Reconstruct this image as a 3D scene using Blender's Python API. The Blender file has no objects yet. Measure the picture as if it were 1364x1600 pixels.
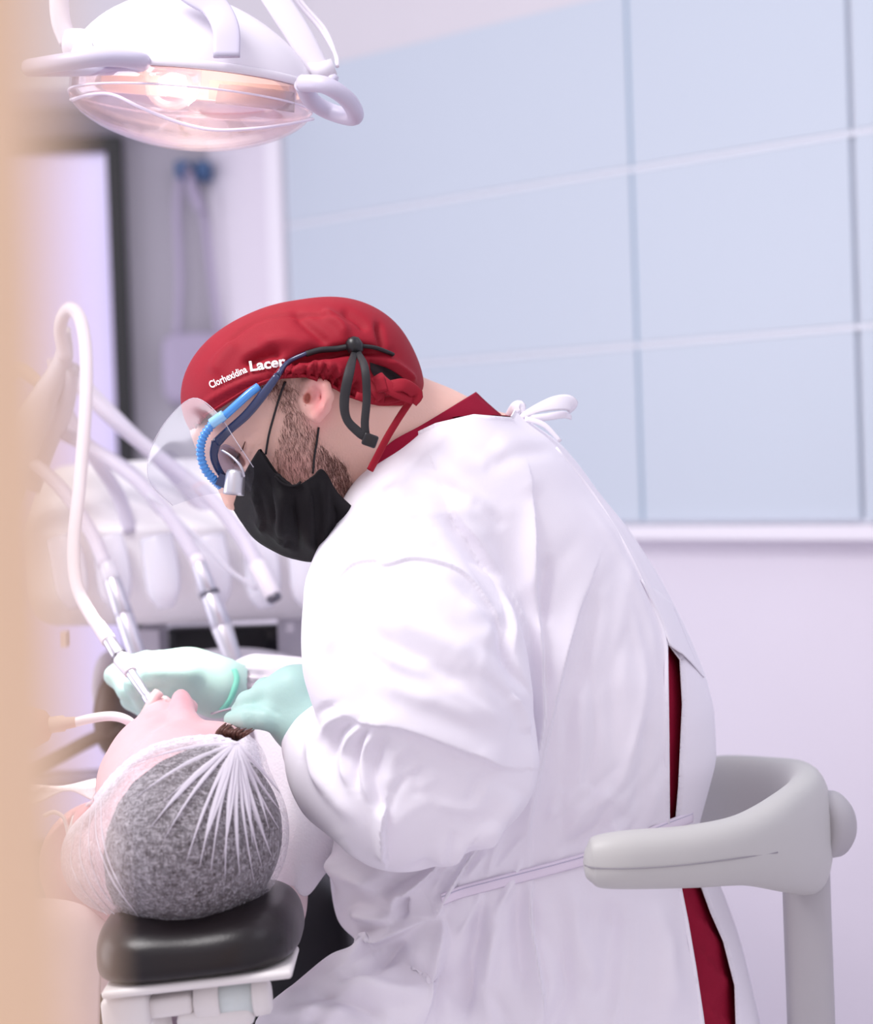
import bpy, math, random
import numpy as np
from mathutils import Vector, Matrix
from mathutils.bvhtree import BVHTree

random.seed(7); rng = np.random.default_rng(7)
SC = bpy.context.scene
COL = SC.collection

# ------------------------------------------------------------------ camera
FPX = 3200.0
CAM = np.array([0.0, 0.0, 1.25])
_p, _r = math.radians(1.4), math.radians(2.0)
_f = np.array([0, math.cos(_p), -math.sin(_p)])
_u0 = np.array([0, math.sin(_p), math.cos(_p)])
_x0 = np.array([1.0, 0, 0])
_rt = math.cos(_r) * _x0 - math.sin(_r) * _u0
_up = math.cos(_r) * _u0 + math.sin(_r) * _x0
cd = bpy.data.cameras.new('camera')
cam = bpy.data.objects.new('camera', cd)
COL.objects.link(cam)
cam.matrix_world = Matrix(((_rt[0], _up[0], -_f[0], CAM[0]), (_rt[1], _up[1], -_f[1], CAM[1]),
                           (_rt[2], _up[2], -_f[2], CAM[2]), (0, 0, 0, 1)))
cd.sensor_fit = 'VERTICAL'; cd.sensor_height = 22.5; cd.sensor_width = 22.5
cd.lens = 45.0
cd.clip_start = 0.05
cd.dof.use_dof = True
cd.dof.focus_distance = 2.03
cd.dof.aperture_fstop = 2.0
SC.camera = cam

# ------------------------------------------------------------------ light and exposure
wd = bpy.data.worlds.new('world'); SC.world = wd
wd.use_nodes = True
bg = wd.node_tree.nodes['Background']
bg.inputs[0].default_value = (0.92, 0.88, 1.0, 1)
bg.inputs[1].default_value = 0.68

def area(name, loc, target, size, power, color):
    l = bpy.data.lights.new(name, 'AREA'); l.shape = 'RECTANGLE'
    l.size, l.size_y = size; l.energy = power; l.color = color
    o = bpy.data.objects.new(name, l); COL.objects.link(o)
    o.location = loc
    o.rotation_euler = (Vector(target) - Vector(loc)).to_track_quat('-Z', 'Y').to_euler()
    return o
area('ceiling_lamp_key', (-1.0, 1.45, 2.75), (0.05, 2.2, 1.0), (0.75, 0.75), 25, (1.0, 0.97, 0.97))
area('daylight_left_window', (-2.6, 2.75, 1.25), (0.5, 3.0, 1.15), (1.6, 1.8), 17, (0.93, 0.90, 1.0))
area('ceiling_lamp_rear', (1.2, 1.6, 2.75), (1.1, 2.8, 0.8), (1.2, 1.2), 4, (0.88, 0.87, 1.0))

vs = SC.view_settings
vs.view_transform = 'Standard'; vs.look = 'None'; vs.gamma = 1.0
vs.use_curve_mapping = False
vs.exposure = 0.36

# ------------------------------------------------------------------ helpers
def P(px, py, Y):
    d = _f + _rt * (px - 682.0) / FPX + _up * (800.0 - py) / FPX
    return CAM + d * (Y / d[1])

def M(px, Y):
    return px * Y / FPX

def proj(V):
    q = V - CAM
    z = q @ _f
    return 682 + FPX * (q @ _rt) / z, 800 - FPX * (q @ _up) / z, z

def lin(c):
    c = [x / 255.0 for x in c]
    return tuple(x / 12.92 if x <= 0.04045 else ((x + 0.055) / 1.055) ** 2.4 for x in c) + (1.0,)

MATS = {}
def mat(name, col, rough=0.5, metal=0.0, noise=0.0, nscale=40.0, bump=0.0, bscale=200.0, spec=0.5,
        coat=0.0, emit=None, estr=0.0, sub=0.0, sheen=0.0, alpha=None, stretch=None):
    m = bpy.data.materials.new(name); m.use_nodes = True
    nt = m.node_tree; b = nt.nodes['Principled BSDF']
    c = lin(col)
    b.inputs['Base Color'].default_value = c
    b.inputs['Roughness'].default_value = rough
    b.inputs['Metallic'].default_value = metal
    b.inputs['Specular IOR Level'].default_value = spec
    b.inputs['Coat Weight'].default_value = coat
    if sub:
        b.inputs['Subsurface Weight'].default_value = sub
        b.inputs['Subsurface Radius'].default_value = (0.012, 0.005, 0.003)
        b.inputs['Subsurface Scale'].default_value = 0.6
    if sheen: b.inputs['Sheen Weight'].default_value = sheen
    if emit:
        b.inputs['Emission Color'].default_value = lin(emit)
        b.inputs['Emission Strength'].default_value = estr
    if alpha is not None: b.inputs['Alpha'].default_value = alpha
    tc = nt.nodes.new('ShaderNodeTexCoord')
    src = tc.outputs['Object']
    if stretch:
        mp = nt.nodes.new('ShaderNodeMapping'); mp.inputs['Scale'].default_value = stretch
        nt.links.new(src, mp.inputs['Vector']); src = mp.outputs['Vector']
    n = nt.nodes.new('ShaderNodeTexNoise'); n.inputs['Scale'].default_value = nscale
    n.inputs['Detail'].default_value = 4
    nt.links.new(src, n.inputs['Vector'])
    mx = nt.nodes.new('ShaderNodeMix'); mx.data_type = 'RGBA'
    k = 1.0 - noise
    mx.inputs[6].default_value = (c[0] * k, c[1] * k, c[2] * k, 1)
    mx.inputs[7].default_value = (min(1, c[0] * (1 + noise)), min(1, c[1] * (1 + noise)), min(1, c[2] * (1 + noise)), 1)
    nt.links.new(n.outputs['Fac'], mx.inputs[0])
    nt.links.new(mx.outputs[2], b.inputs['Base Color'])
    if bump:
        n2 = nt.nodes.new('ShaderNodeTexNoise'); n2.inputs['Scale'].default_value = bscale
        nt.links.new(src, n2.inputs['Vector'])
        bp = nt.nodes.new('ShaderNodeBump'); bp.inputs['Strength'].default_value = bump
        bp.inputs['Distance'].default_value = 0.002
        nt.links.new(n2.outputs['Fac'], bp.inputs['Height'])
        nt.links.new(bp.outputs['Normal'], b.inputs['Normal'])
    MATS[name] = m
    return m

def clear_mat(name, col=(255, 255, 255), gloss=0.08, rough=0.05, tint=1.0, milky=0.0):
    m = bpy.data.materials.new(name); m.use_nodes = True
    nt = m.node_tree; nt.nodes.clear()
    o = nt.nodes.new('ShaderNodeOutputMaterial')
    t = nt.nodes.new('ShaderNodeBsdfTransparent'); t.inputs[0].default_value = lin(col)
    g = nt.nodes.new('ShaderNodeBsdfGlossy'); g.inputs['Roughness'].default_value = rough
    fr = nt.nodes.new('ShaderNodeFresnel'); fr.inputs[0].default_value = 1.45
    ad = nt.nodes.new('ShaderNodeMath'); ad.operation = 'MULTIPLY_ADD'
    ad.inputs[1].default_value = tint; ad.inputs[2].default_value = gloss
    mx = nt.nodes.new('ShaderNodeMixShader')
    nt.links.new(fr.outputs[0], ad.inputs[0]); nt.links.new(ad.outputs[0], mx.inputs[0])
    base = t.outputs[0]
    if milky:
        df = nt.nodes.new('ShaderNodeBsdfTranslucent'); df.inputs[0].default_value = lin((252, 240, 244))
        m0 = nt.nodes.new('ShaderNodeMixShader'); m0.inputs[0].default_value = milky
        nt.links.new(base, m0.inputs[1]); nt.links.new(df.outputs[0], m0.inputs[2]); base = m0.outputs[0]
    nt.links.new(base, mx.inputs[1]); nt.links.new(g.outputs[0], mx.inputs[2])
    nt.links.new(mx.outputs[0], o.inputs[0])
    MATS[name] = m
    return m

OFF = {}
def thing(name, label, cat, loc, group=None):
    o = bpy.data.objects.new(name, None); COL.objects.link(o)
    o.empty_display_size = 0.05
    o.location = loc; OFF[o.name] = np.array(loc, float)
    o['label'] = label; o['category'] = cat
    if group: o['group'] = group
    return o

def tag(o, label=None, cat=None, group=None, kind=None):
    if label: o['label'] = label
    if cat: o['category'] = cat
    if group: o['group'] = group
    if kind: o['kind'] = kind
    return o

def obj(name, V, F, m, parent=None, smooth=True, base=None):
    """one mesh object from world-space vertices"""
    V = np.asarray(V, float)
    if parent is not None: off = OFF[parent.name]
    elif base is not None: off = np.asarray(base, float)
    else:
        lo, hi = V.min(0), V.max(0)
        off = np.array([(lo[0] + hi[0]) / 2, (lo[1] + hi[1]) / 2, lo[2]])
    me = bpy.data.meshes.new(name)
    me.from_pydata((V - off).tolist(), [], F if isinstance(F, list) else F.tolist())
    me.update()
    if smooth: me.polygons.foreach_set('use_smooth', [True] * len(me.polygons))
    me.materials.append(MATS[m] if isinstance(m, str) else m)
    o = bpy.data.objects.new(name, me); COL.objects.link(o)
    if parent is not None: o.parent = parent
    else: o.location = off
    OFF[o.name] = off
    return o

def struct(name, V, F, m, parent=None, smooth=False):
    o = obj(name, V, F, m, parent, smooth)
    if parent is None: o['kind'] = 'structure'
    return o

def solid(o, t, off=-1):
    md = o.modifiers.new('thickness', 'SOLIDIFY'); md.thickness = t; md.offset = off
    return o

def bevel(o, w, seg=3):
    md = o.modifiers.new('bevel', 'BEVEL'); md.width = w; md.segments = seg; md.limit_method = 'ANGLE'
    md.angle_limit = math.radians(40)
    o.data.polygons.foreach_set('use_smooth', [True] * len(o.data.polygons))
    return o

def merge(*parts):
    V, F, n = [], [], 0
    for v, f in parts:
        v = np.asarray(v, float)
        V.append(v); F += [[i + n for i in q] for q in (f if isinstance(f, list) else f.tolist())]
        n += len(v)
    return np.vstack(V), F

def box(lo, hi):
    x0, y0, z0 = lo; x1, y1, z1 = hi
    V = [(x0, y0, z0), (x1, y0, z0), (x1, y1, z0), (x0, y1, z0), (x0, y0, z1), (x1, y0, z1), (x1, y1, z1), (x0, y1, z1)]
    F = [[0, 3, 2, 1], [4, 5, 6, 7], [0, 1, 5, 4], [1, 2, 6, 5], [2, 3, 7, 6], [3, 0, 4, 7]]
    return np.array(V, float), F

def obox(c, ax, ay, az):
    """box from centre and three half-axis vectors"""
    c, ax, ay, az = [np.asarray(v, float) for v in (c, ax, ay, az)]
    V, F = box((-1, -1, -1), (1, 1, 1))
    return c + V[:, :1] * ax + V[:, 1:2] * ay + V[:, 2:] * az, F

def cr(pts, n=8):
    """Catmull-Rom through points (any dimension)"""
    p = np.asarray(pts, float)
    if len(p) == 2:
        t = np.linspace(0, 1, n + 1)[:, None]
        return p[0] * (1 - t) + p[1] * t
    q = np.vstack([2 * p[0] - p[1], p, 2 * p[-1] - p[-2]])
    out = []
    for i in range(len(p) - 1):
        a, b, c, d = q[i:i + 4]
        for t in np.linspace(0, 1, n, endpoint=False):
            out.append(0.5 * (2 * b + (c - a) * t + (2 * a - 5 * b + 4 * c - d) * t * t + (3 * b - a - 3 * c + d) * t ** 3))
    out.append(p[-1])
    return np.array(out)

def sweep(pts, rx, ry=None, segs=12, up=None, p=2.0, n=6, closed=False, smooth=True):
    """tube along a spline; rx / ry = half sizes across and along 'up' (lists allowed)"""
    k = len(pts)
    rx = np.full(k, rx) if np.isscalar(rx) else np.asarray(rx, float)
    ry = rx if ry is None else (np.full(k, ry) if np.isscalar(ry) else np.asarray(ry, float))
    full = np.hstack([np.asarray(pts, float), rx[:, None], ry[:, None]])
    c = cr(full, n) if smooth else full
    X, A, B = c[:, :3], np.abs(c[:, 3]), np.abs(c[:, 4])
    T = np.gradient(X, axis=0); T /= np.linalg.norm(T, axis=1)[:, None] + 1e-12
    if up is not None:
        upv = np.asarray(up, float)
    else:
        upv = np.array([0, 0, 1.0]) if abs(T[0][2]) < 0.9 else np.array([0, 1.0, 0])
    th = np.linspace(0, 2 * math.pi, segs, endpoint=False)
    cs, sn = np.cos(th), np.sin(th)
    e = 2.0 / p
    cs = np.sign(cs) * np.abs(cs) ** e; sn = np.sign(sn) * np.abs(sn) ** e
    V = []
    u = upv
    for i in range(len(X)):
        u = u - T[i] * (u @ T[i]); u /= np.linalg.norm(u) + 1e-12
        s = np.cross(T[i], u)
        V.append(X[i] + cs[:, None] * s * A[i] + sn[:, None] * u * B[i])
        if up is not None: u = upv
    m = len(X); V = np.vstack(V)
    F = []
    for i in range(m - 1):
        for j in range(segs):
            a, b = i * segs + j, i * segs + (j + 1) % segs
            F.append([a, b, b + segs, a + segs])
    F.append(list(range(segs))[::-1]); F.append([(m - 1) * segs + j for j in range(segs)])
    return V, F

def pp(lst):
    """(px, py, Y) list to world points"""
    return [P(*q) for q in lst]

def lathe(a, b, prof, segs=24):
    """surface of revolution along a->b; prof = [(t, radius)]"""
    a, b = np.asarray(a, float), np.asarray(b, float)
    d = b - a; L = np.linalg.norm(d); d = d / L
    u = np.cross(d, [0, 1.0, 0]);
    if np.linalg.norm(u) < 0.1: u = np.cross(d, [1.0, 0, 0])
    u /= np.linalg.norm(u); w = np.cross(d, u)
    th = np.linspace(0, 2 * math.pi, segs, endpoint=False)
    V = [a + d * L * t + r * (np.cos(th)[:, None] * u + np.sin(th)[:, None] * w) for t, r in prof]
    V = np.vstack(V); F = []
    for i in range(len(prof) - 1):
        for j in range(segs):
            q, s = i * segs + j, i * segs + (j + 1) % segs
            F.append([q, s, s + segs, q + segs])
    F.append(list(range(segs))[::-1]); F.append([(len(prof) - 1) * segs + j for j in range(segs)])
    return V, F

def patch(rows, nu=8, nv=8):
    """smooth sheet through a grid of (px, py, Y) control points"""
    g = np.array([[P(*q) for q in r] for r in rows])
    a = np.array([cr(r, nu) for r in g])
    b = np.array([cr(a[:, j], nv) for j in range(a.shape[1])]).transpose(1, 0, 2)
    m, n = b.shape[:2]
    F = [[i * n + j, i * n + j + 1, (i + 1) * n + j + 1, (i + 1) * n + j] for i in range(m - 1) for j in range(n - 1)]
    return b.reshape(-1, 3), F

# ------------------------------------------------------------------ implicit modelling
class Grid:
    def __init__(s, lo, hi, h):
        s.lo = np.asarray(lo, float); s.h = h
        n = np.ceil((np.asarray(hi) - s.lo) / h).astype(int) + 1
        s.n = n
        s.x = (s.lo[0] + np.arange(n[0]) * h).astype(np.float32)[:, None, None]
        s.y = (s.lo[1] + np.arange(n[1]) * h).astype(np.float32)[None, :, None]
        s.z = (s.lo[2] + np.arange(n[2]) * h).astype(np.float32)[None, None, :]

def smin(a, b, k):
    if np.isscalar(k) and k <= 0: return np.minimum(a, b)
    h = np.maximum(k - np.abs(a - b), 0) / k
    return np.minimum(a, b) - h * h * k * 0.25

def capsule(g, a, b, ra, rb=None, sy=1.0):
    rb = ra if rb is None else rb
    a, b = np.asarray(a, np.float32), np.asarray(b, np.float32)
    d = b - a; L = float(d @ d) + 1e-12
    X, Y, Z = g.x - a[0], g.y - a[1], g.z - a[2]
    t = np.clip((X * d[0] + Y * d[1] + Z * d[2]) / L, 0, 1)
    dd = np.sqrt((X - t * d[0]) ** 2 + ((Y - t * d[1]) * sy) ** 2 + (Z - t * d[2]) ** 2)
    return dd - (ra + (rb - ra) * t)

def chain(g, nodes, k=0.01, sy=1.0):
    """nodes = (px, py, Y, r_px)"""
    out = None
    for n0, n1 in zip(nodes[:-1], nodes[1:]):
        c = capsule(g, P(*n0[:3]), P(*n1[:3]), M(n0[3], n0[2]), M(n1[3], n1[2]), sy)
        out = c if out is None else smin(out, c, k)
    return out

def ellipsoid(g, c, r, ang=0.0):
    """c = (px, py, Y); r = (r_px along, r_px across, metres deep); ang = image angle in degrees, clockwise"""
    w = P(*c); a = math.radians(ang)
    X, Y, Z = g.x - np.float32(w[0]), g.y - np.float32(w[1]), g.z - np.float32(w[2])
    u = X * math.cos(a) - Z * math.sin(a)
    v = X * math.sin(a) + Z * math.cos(a)
    r0, r1, r2 = M(r[0], c[2]), M(r[1], c[2]), r[2]
    k0 = np.sqrt((u / r0) ** 2 + (v / r1) ** 2 + (Y / r2) ** 2)
    k1 = np.sqrt((u / r0 ** 2) ** 2 + (v / r1 ** 2) ** 2 + (Y / r2 ** 2) ** 2) + 1e-6
    return k0 * (k0 - 1) / k1

def nets(f, g):
    """naive surface nets: field -> vertices, quads"""
    s = f < 0
    n = np.array(f.shape)
    nc = n - 1
    acc = np.zeros(tuple(nc) + (3,), np.float32); cnt = np.zeros(tuple(nc), np.float32)
    for ax in range(3):
        sl0 = [slice(None)] * 3; sl1 = [slice(None)] * 3
        sl0[ax] = slice(0, -1); sl1[ax] = slice(1, None)
        a, b = f[tuple(sl0)], f[tuple(sl1)]
        e = s[tuple(sl0)] != s[tuple(sl1)]
        I = np.argwhere(e)
        t = (a[e] / (a[e] - b[e]))
        o1, o2 = [q for q in range(3) if q != ax]
        for d1 in (0, 1):
            for d2 in (0, 1):
                C = I.copy(); C[:, o1] -= d1; C[:, o2] -= d2
                ok = (C >= 0).all(1) & (C < nc).all(1)
                C = C[ok]
                pos = np.zeros((len(C), 3), np.float32)
                pos[:, ax] = t[ok]; pos[:, o1] = d1; pos[:, o2] = d2
                np.add.at(acc, tuple(C.T), pos)
                np.add.at(cnt, tuple(C.T), 1)
    act = cnt > 0
    idx = -np.ones(tuple(nc), np.int64); ids = np.argwhere(act)
    idx[act] = np.arange(len(ids))
    V = g.lo + (ids + acc[act] / cnt[act][:, None]) * g.h
    F = []
    for ax in range(3):
        sl0 = [slice(None)] * 3; sl1 = [slice(None)] * 3
        sl0[ax] = slice(0, -1); sl1[ax] = slice(1, None)
        e = s[tuple(sl0)] != s[tuple(sl1)]
        I = np.argwhere(e)
        o1, o2 = [(1, 2), (2, 0), (0, 1)][ax]
        ok = (I[:, o1] > 0) & (I[:, o2] > 0) & (I[:, o1] < nc[o1]) & (I[:, o2] < nc[o2])
        I = I[ok]
        def cell(d1, d2):
            C = I.copy(); C[:, o1] -= d1; C[:, o2] -= d2
            return idx[tuple(C.T)]
        q = np.stack([cell(1, 1), cell(0, 1), cell(0, 0), cell(1, 0)], 1)
        inside = s[tuple(I.T)]
        q[~inside] = q[~inside][:, ::-1]
        F.append(q)
    return V, np.vstack(F)

def normals(V, F):
    N = np.zeros_like(V)
    a = V[F[:, 2]] - V[F[:, 0]]; b = V[F[:, 3]] - V[F[:, 1]]
    n = np.cross(a, b)
    for k in range(4): np.add.at(N, F[:, k], n)
    return N / (np.linalg.norm(N, axis=1)[:, None] + 1e-12)

def relax(V, F, it=2, lam=0.5):
    for _ in range(it):
        A = np.zeros_like(V); c = np.zeros(len(V))
        for k in range(4):
            i, j = F[:, k], F[:, (k + 1) % 4]
            np.add.at(A, i, V[j]); np.add.at(c, i, 1)
            np.add.at(A, j, V[i]); np.add.at(c, j, 1)
        V = V + lam * (A / np.maximum(c, 1)[:, None] - V)
    return V

def subdivide(V, F):
    # split every quad in four (linear)
    E = np.sort(np.vstack([F[:, [k, (k + 1) % 4]] for k in range(4)]), 1)
    u, inv = np.unique(E[:, 0] * len(V) + E[:, 1], return_inverse=True)
    a, b = u // len(V), u % len(V)
    n = len(V); m = len(F)
    e = n + inv.reshape(4, m).T
    c = n + len(u) + np.arange(m)
    W = np.vstack([V, (V[a] + V[b]) / 2, V[F].mean(1)])
    Q = np.vstack([np.stack([F[:, k], e[:, k], c, e[:, (k + 3) % 4]], 1) for k in range(4)])
    return W, Q

def poly_dist(px, py, pts):
    """signed distance to a polyline and arc parameter 0..1"""
    pts = np.asarray(pts, float)
    seg = np.linalg.norm(np.diff(pts, axis=0), axis=1); tot = seg.sum(); acc = 0
    best = np.full(len(px), 1e9); sg = np.zeros(len(px)); tt = np.zeros(len(px))
    for (x0, y0), (x1, y1), L in zip(pts[:-1], pts[1:], seg):
        dx, dy = (x1 - x0) / L, (y1 - y0) / L
        t = np.clip((px - x0) * dx + (py - y0) * dy, 0, L)
        ex, ey = px - x0 - t * dx, py - y0 - t * dy
        d = np.hypot(ex, ey); m = d < best
        best[m] = d[m]; sg[m] = np.sign(dx * ey - dy * ex)[m]; tt[m] = ((acc + t) / tot)[m]
        acc += L
    return best * np.where(sg == 0, 1, sg), tt

def folds(V, F, lst, gain=1.0):
    """press cloth folds into the surface: (points, width px, height mm, kind)
    r ridge, v valley, s pleat: steep on the left of the travel direction, gentle on the right"""
    N = normals(V, F)
    px, py, dz = proj(V)
    view = (V - CAM); view /= np.linalg.norm(view, axis=1)[:, None]
    face = np.clip(-(N * view).sum(1) * 2.2, 0, 1)
    D = np.zeros(len(V))
    for pts, w, h, kind in lst:
        pts = cr(np.array(pts, float), 5)
        lo, hi = pts.min(0) - 4 * w, pts.max(0) + 4 * w
        m = (px > lo[0]) & (px < hi[0]) & (py > lo[1]) & (py < hi[1])
        if not m.any(): continue
        d, t = poly_dist(px[m], py[m], pts)
        fade = np.clip(np.minimum(t, 1 - t) * 4, 0, 1); fade = fade * fade * (3 - 2 * fade)
        end = np.exp(-(np.maximum(0, np.abs(d)) / w) ** 2)
        if kind == 'r': q = end
        elif kind == 'v': q = -end
        else: q = np.where(d > 0, np.exp(-(d / (1.6 * w)) ** 1.5), np.exp(-(d / (0.20 * w)) ** 2))
        D[m] += h * 0.001 * gain * q * (0.12 + 0.88 * fade)
    return V + N * (D * face)[:, None]

def inside(px, py, poly):
    poly = np.asarray(poly, float); r = np.zeros(len(px), bool)
    j = len(poly) - 1
    for i in range(len(poly)):
        xi, yi = poly[i]; xj, yj = poly[j]
        if yi != yj:
            c = ((yi > py) != (yj > py)) & (px < (xj - xi) * (py - yi) / (yj - yi) + xi)
            r ^= c
        j = i
    return r

def cut(V, F, poly, snap=6.0, facing=True):
    """trim the sheet along an outline: nearby vertices move onto the line, faces inside go"""
    V = V.copy()
    px, py, dz = proj(V)
    if facing:
        N = normals(V, F)
        fr = ((V - CAM) * N).sum(1) < 0
    else: fr = np.ones(len(V), bool)
    ring = np.vstack([poly, poly[:1]]).astype(float)
    d, _ = poly_dist(px, py, ring)
    near = (np.abs(d) < snap) & fr
    I = np.where(near)[0]
    best = np.full(len(I), 1e9); qx = px[I].copy(); qy = py[I].copy()
    for (x0, y0), (x1, y1) in zip(ring[:-1], ring[1:]):
        L = math.hypot(x1 - x0, y1 - y0) + 1e-9; dx, dy = (x1 - x0) / L, (y1 - y0) / L
        t = np.clip((px[I] - x0) * dx + (py[I] - y0) * dy, 0, L)
        cx, cy = x0 + t * dx, y0 + t * dy
        e = np.hypot(px[I] - cx, py[I] - cy); m = e < best
        best[m] = e[m]; qx[m] = cx[m]; qy[m] = cy[m]
    V[I] += (_rt[None] * ((qx - px[I]) * dz[I] / FPX)[:, None] - _up[None] * ((qy - py[I]) * dz[I] / FPX)[:, None])
    ins = inside(px, py, poly) & fr
    bad = (ins | near)[F].all(1) & ins[F].any(1)
    F = F[~bad]
    used = np.zeros(len(V), bool); used[F.ravel()] = True
    mp = -np.ones(len(V), int); mp[used] = np.arange(used.sum())
    return V[used], mp[F]

def bvh(V, F):
    return BVHTree.FromPolygons([tuple(v) for v in V], F if isinstance(F, list) else F.tolist())

def on(tree, px, py, lift=0.0, default=2.0):
    """the point of a surface that lies under a pixel, lifted towards the camera"""
    d = _f + _rt * (px - 682.0) / FPX + _up * (800.0 - py) / FPX
    d = d / np.linalg.norm(d)
    h = tree.ray_cast(Vector(CAM), Vector(d))
    if h[0] is None: return P(px, py, default)
    return np.array(h[0]) - d * lift

# ------------------------------------------------------------------ materials
mat('wall_paint', (230, 224, 235), 0.85, noise=0.015, nscale=6, bump=0.05, bscale=300)
mat('wall_grey', (172, 168, 178), 0.85, noise=0.02, nscale=5)
mat('wall_paint_shaded', (212, 208, 214), 0.85, noise=0.015, nscale=6)  # wall paint darkened, dimmer light high on the walls put into the colour
mat('floor_vinyl', (214, 210, 216), 0.4, noise=0.06, nscale=12)
mat('glass_panel', (194, 204, 216), 0.42, noise=0.012, nscale=3, spec=0.7)
mat('strip_metal', (222, 225, 234), 0.3, spec=0.5)
mat('trim_white', (240, 236, 244), 0.5)
mat('black_frame', (22, 22, 26), 0.5)
mat('bright_pane', (222, 214, 248), 0.25, emit=(206, 194, 255), estr=0.16)
mat('tan_wood', (255, 214, 174), 0.7, noise=0.05, nscale=30, stretch=(1, 1, 0.1))
mat('white_plastic', (228, 223, 232), 0.32, noise=0.01)
mat('lilac_plastic', (198, 193, 212), 0.4, noise=0.01)
mat('unit_white', (250, 247, 248), 0.35, noise=0.01)
mat('hose_grey', (214, 208, 222), 0.45, noise=0.03, nscale=60)
mat('hose_white', (238, 232, 240), 0.45, noise=0.02, nscale=60)
mat('lug_white', (238, 236, 246), 0.25, spec=0.6, alpha=0.72)
mat('steel', (206, 204, 214), 0.32, metal=1.0, noise=0.04, nscale=90)
mat('steel_dark', (120, 118, 128), 0.3, metal=1.0)
mat('alu', (208, 206, 214), 0.36, metal=0.85, noise=0.03, nscale=120)
mat('gown_cloth', (240, 236, 244), 0.85, noise=0.012, nscale=25, bump=0.06, bscale=900, spec=0.2)
mat('tie_cloth', (236, 226, 240), 0.85, noise=0.02, nscale=60)
mat('wine_cloth', (146, 20, 50), 0.8, noise=0.12, nscale=40, bump=0.12, bscale=700, spec=0.15)
mat('cap_red', (150, 20, 40), 0.66, noise=0.07, nscale=30, bump=0.10, bscale=800, spec=0.25)
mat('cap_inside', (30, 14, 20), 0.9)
mat('print_white', (250, 244, 246), 0.7)
mat('mask_black', (20, 17, 21), 0.7, spec=0.2, noise=0.15, nscale=120, bump=0.15, bscale=600)
mat('cord_black', (34, 32, 36), 0.65, noise=0.2, nscale=200)
mat('rubber_black', (24, 22, 26), 0.35)
mat('frame_navy', (44, 54, 92), 0.25, noise=0.1, nscale=60, coat=0.4)
mat('cable_blue', (74, 150, 226), 0.2, spec=0.6, coat=0.3)
mat('cable_blue_light', (150, 204, 244), 0.2)
mat('glove_mint', (178, 214, 206), 0.5, noise=0.03, nscale=30, bump=0.10, bscale=260, sub=0.1)
mat('glove_cuff', (128, 214, 192), 0.45, noise=0.04, nscale=40)
mat('hair_dark', (52, 40, 40), 0.6, noise=0.7, nscale=40, bump=0.5, bscale=120, spec=0.25, stretch=(6.0, 1.0, 1.6))
mat('hair_brown', (92, 54, 44), 0.5, noise=0.5, nscale=150)
mat('leather_black', (24, 18, 21), 0.32, noise=0.15, nscale=40, bump=0.06, bscale=350, spec=0.4)
mat('leather_navy', (12, 11, 20), 0.6, noise=0.2, nscale=40)
mat('leather_brown', (70, 48, 44), 0.5, noise=0.2, nscale=20)
mat('chair_white', (232, 228, 226), 0.4, noise=0.015)
mat('chair_grey', (196, 192, 202), 0.45, noise=0.02)
mat('label_pale', (214, 224, 222), 0.12, noise=0.06, nscale=60, spec=0.7)
mat('paper_white', (240, 236, 244), 0.9, bump=0.5, bscale=420)
mat('stool_grey', (192, 191, 188), 0.48, noise=0.012, nscale=50, bump=0.04, bscale=900)
mat('stool_post', (178, 175, 178), 0.5, noise=0.012)
mat('seam_grey', (150, 146, 152), 0.6)
mat('blouse', (224, 204, 206), 0.85, noise=0.06, nscale=40)
mat('bag_lilac', (172, 162, 186), 0.8, noise=0.03)
mat('hook_blue', (60, 96, 140), 0.4)
mat('beige_plastic', (228, 206, 194), 0.45)
mat('suction_white', (246, 240, 244), 0.35)
mat('reflector', (252, 232, 214), 0.35, metal=0.3)
mat('bulb', (255, 240, 220), 0.3, emit=(255, 236, 210), estr=4.0)
mat('screen_black', (20, 20, 28), 0.25)
clear_mat('clear_cover', (250, 246, 252), 0.02, 0.05, 0.5, 0.08)
clear_mat('clear_film', (238, 238, 244), 0.012, 0.12, 0.22)
clear_mat('clear_lens', (200, 206, 226), 0.05, 0.08, 0.6)

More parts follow.
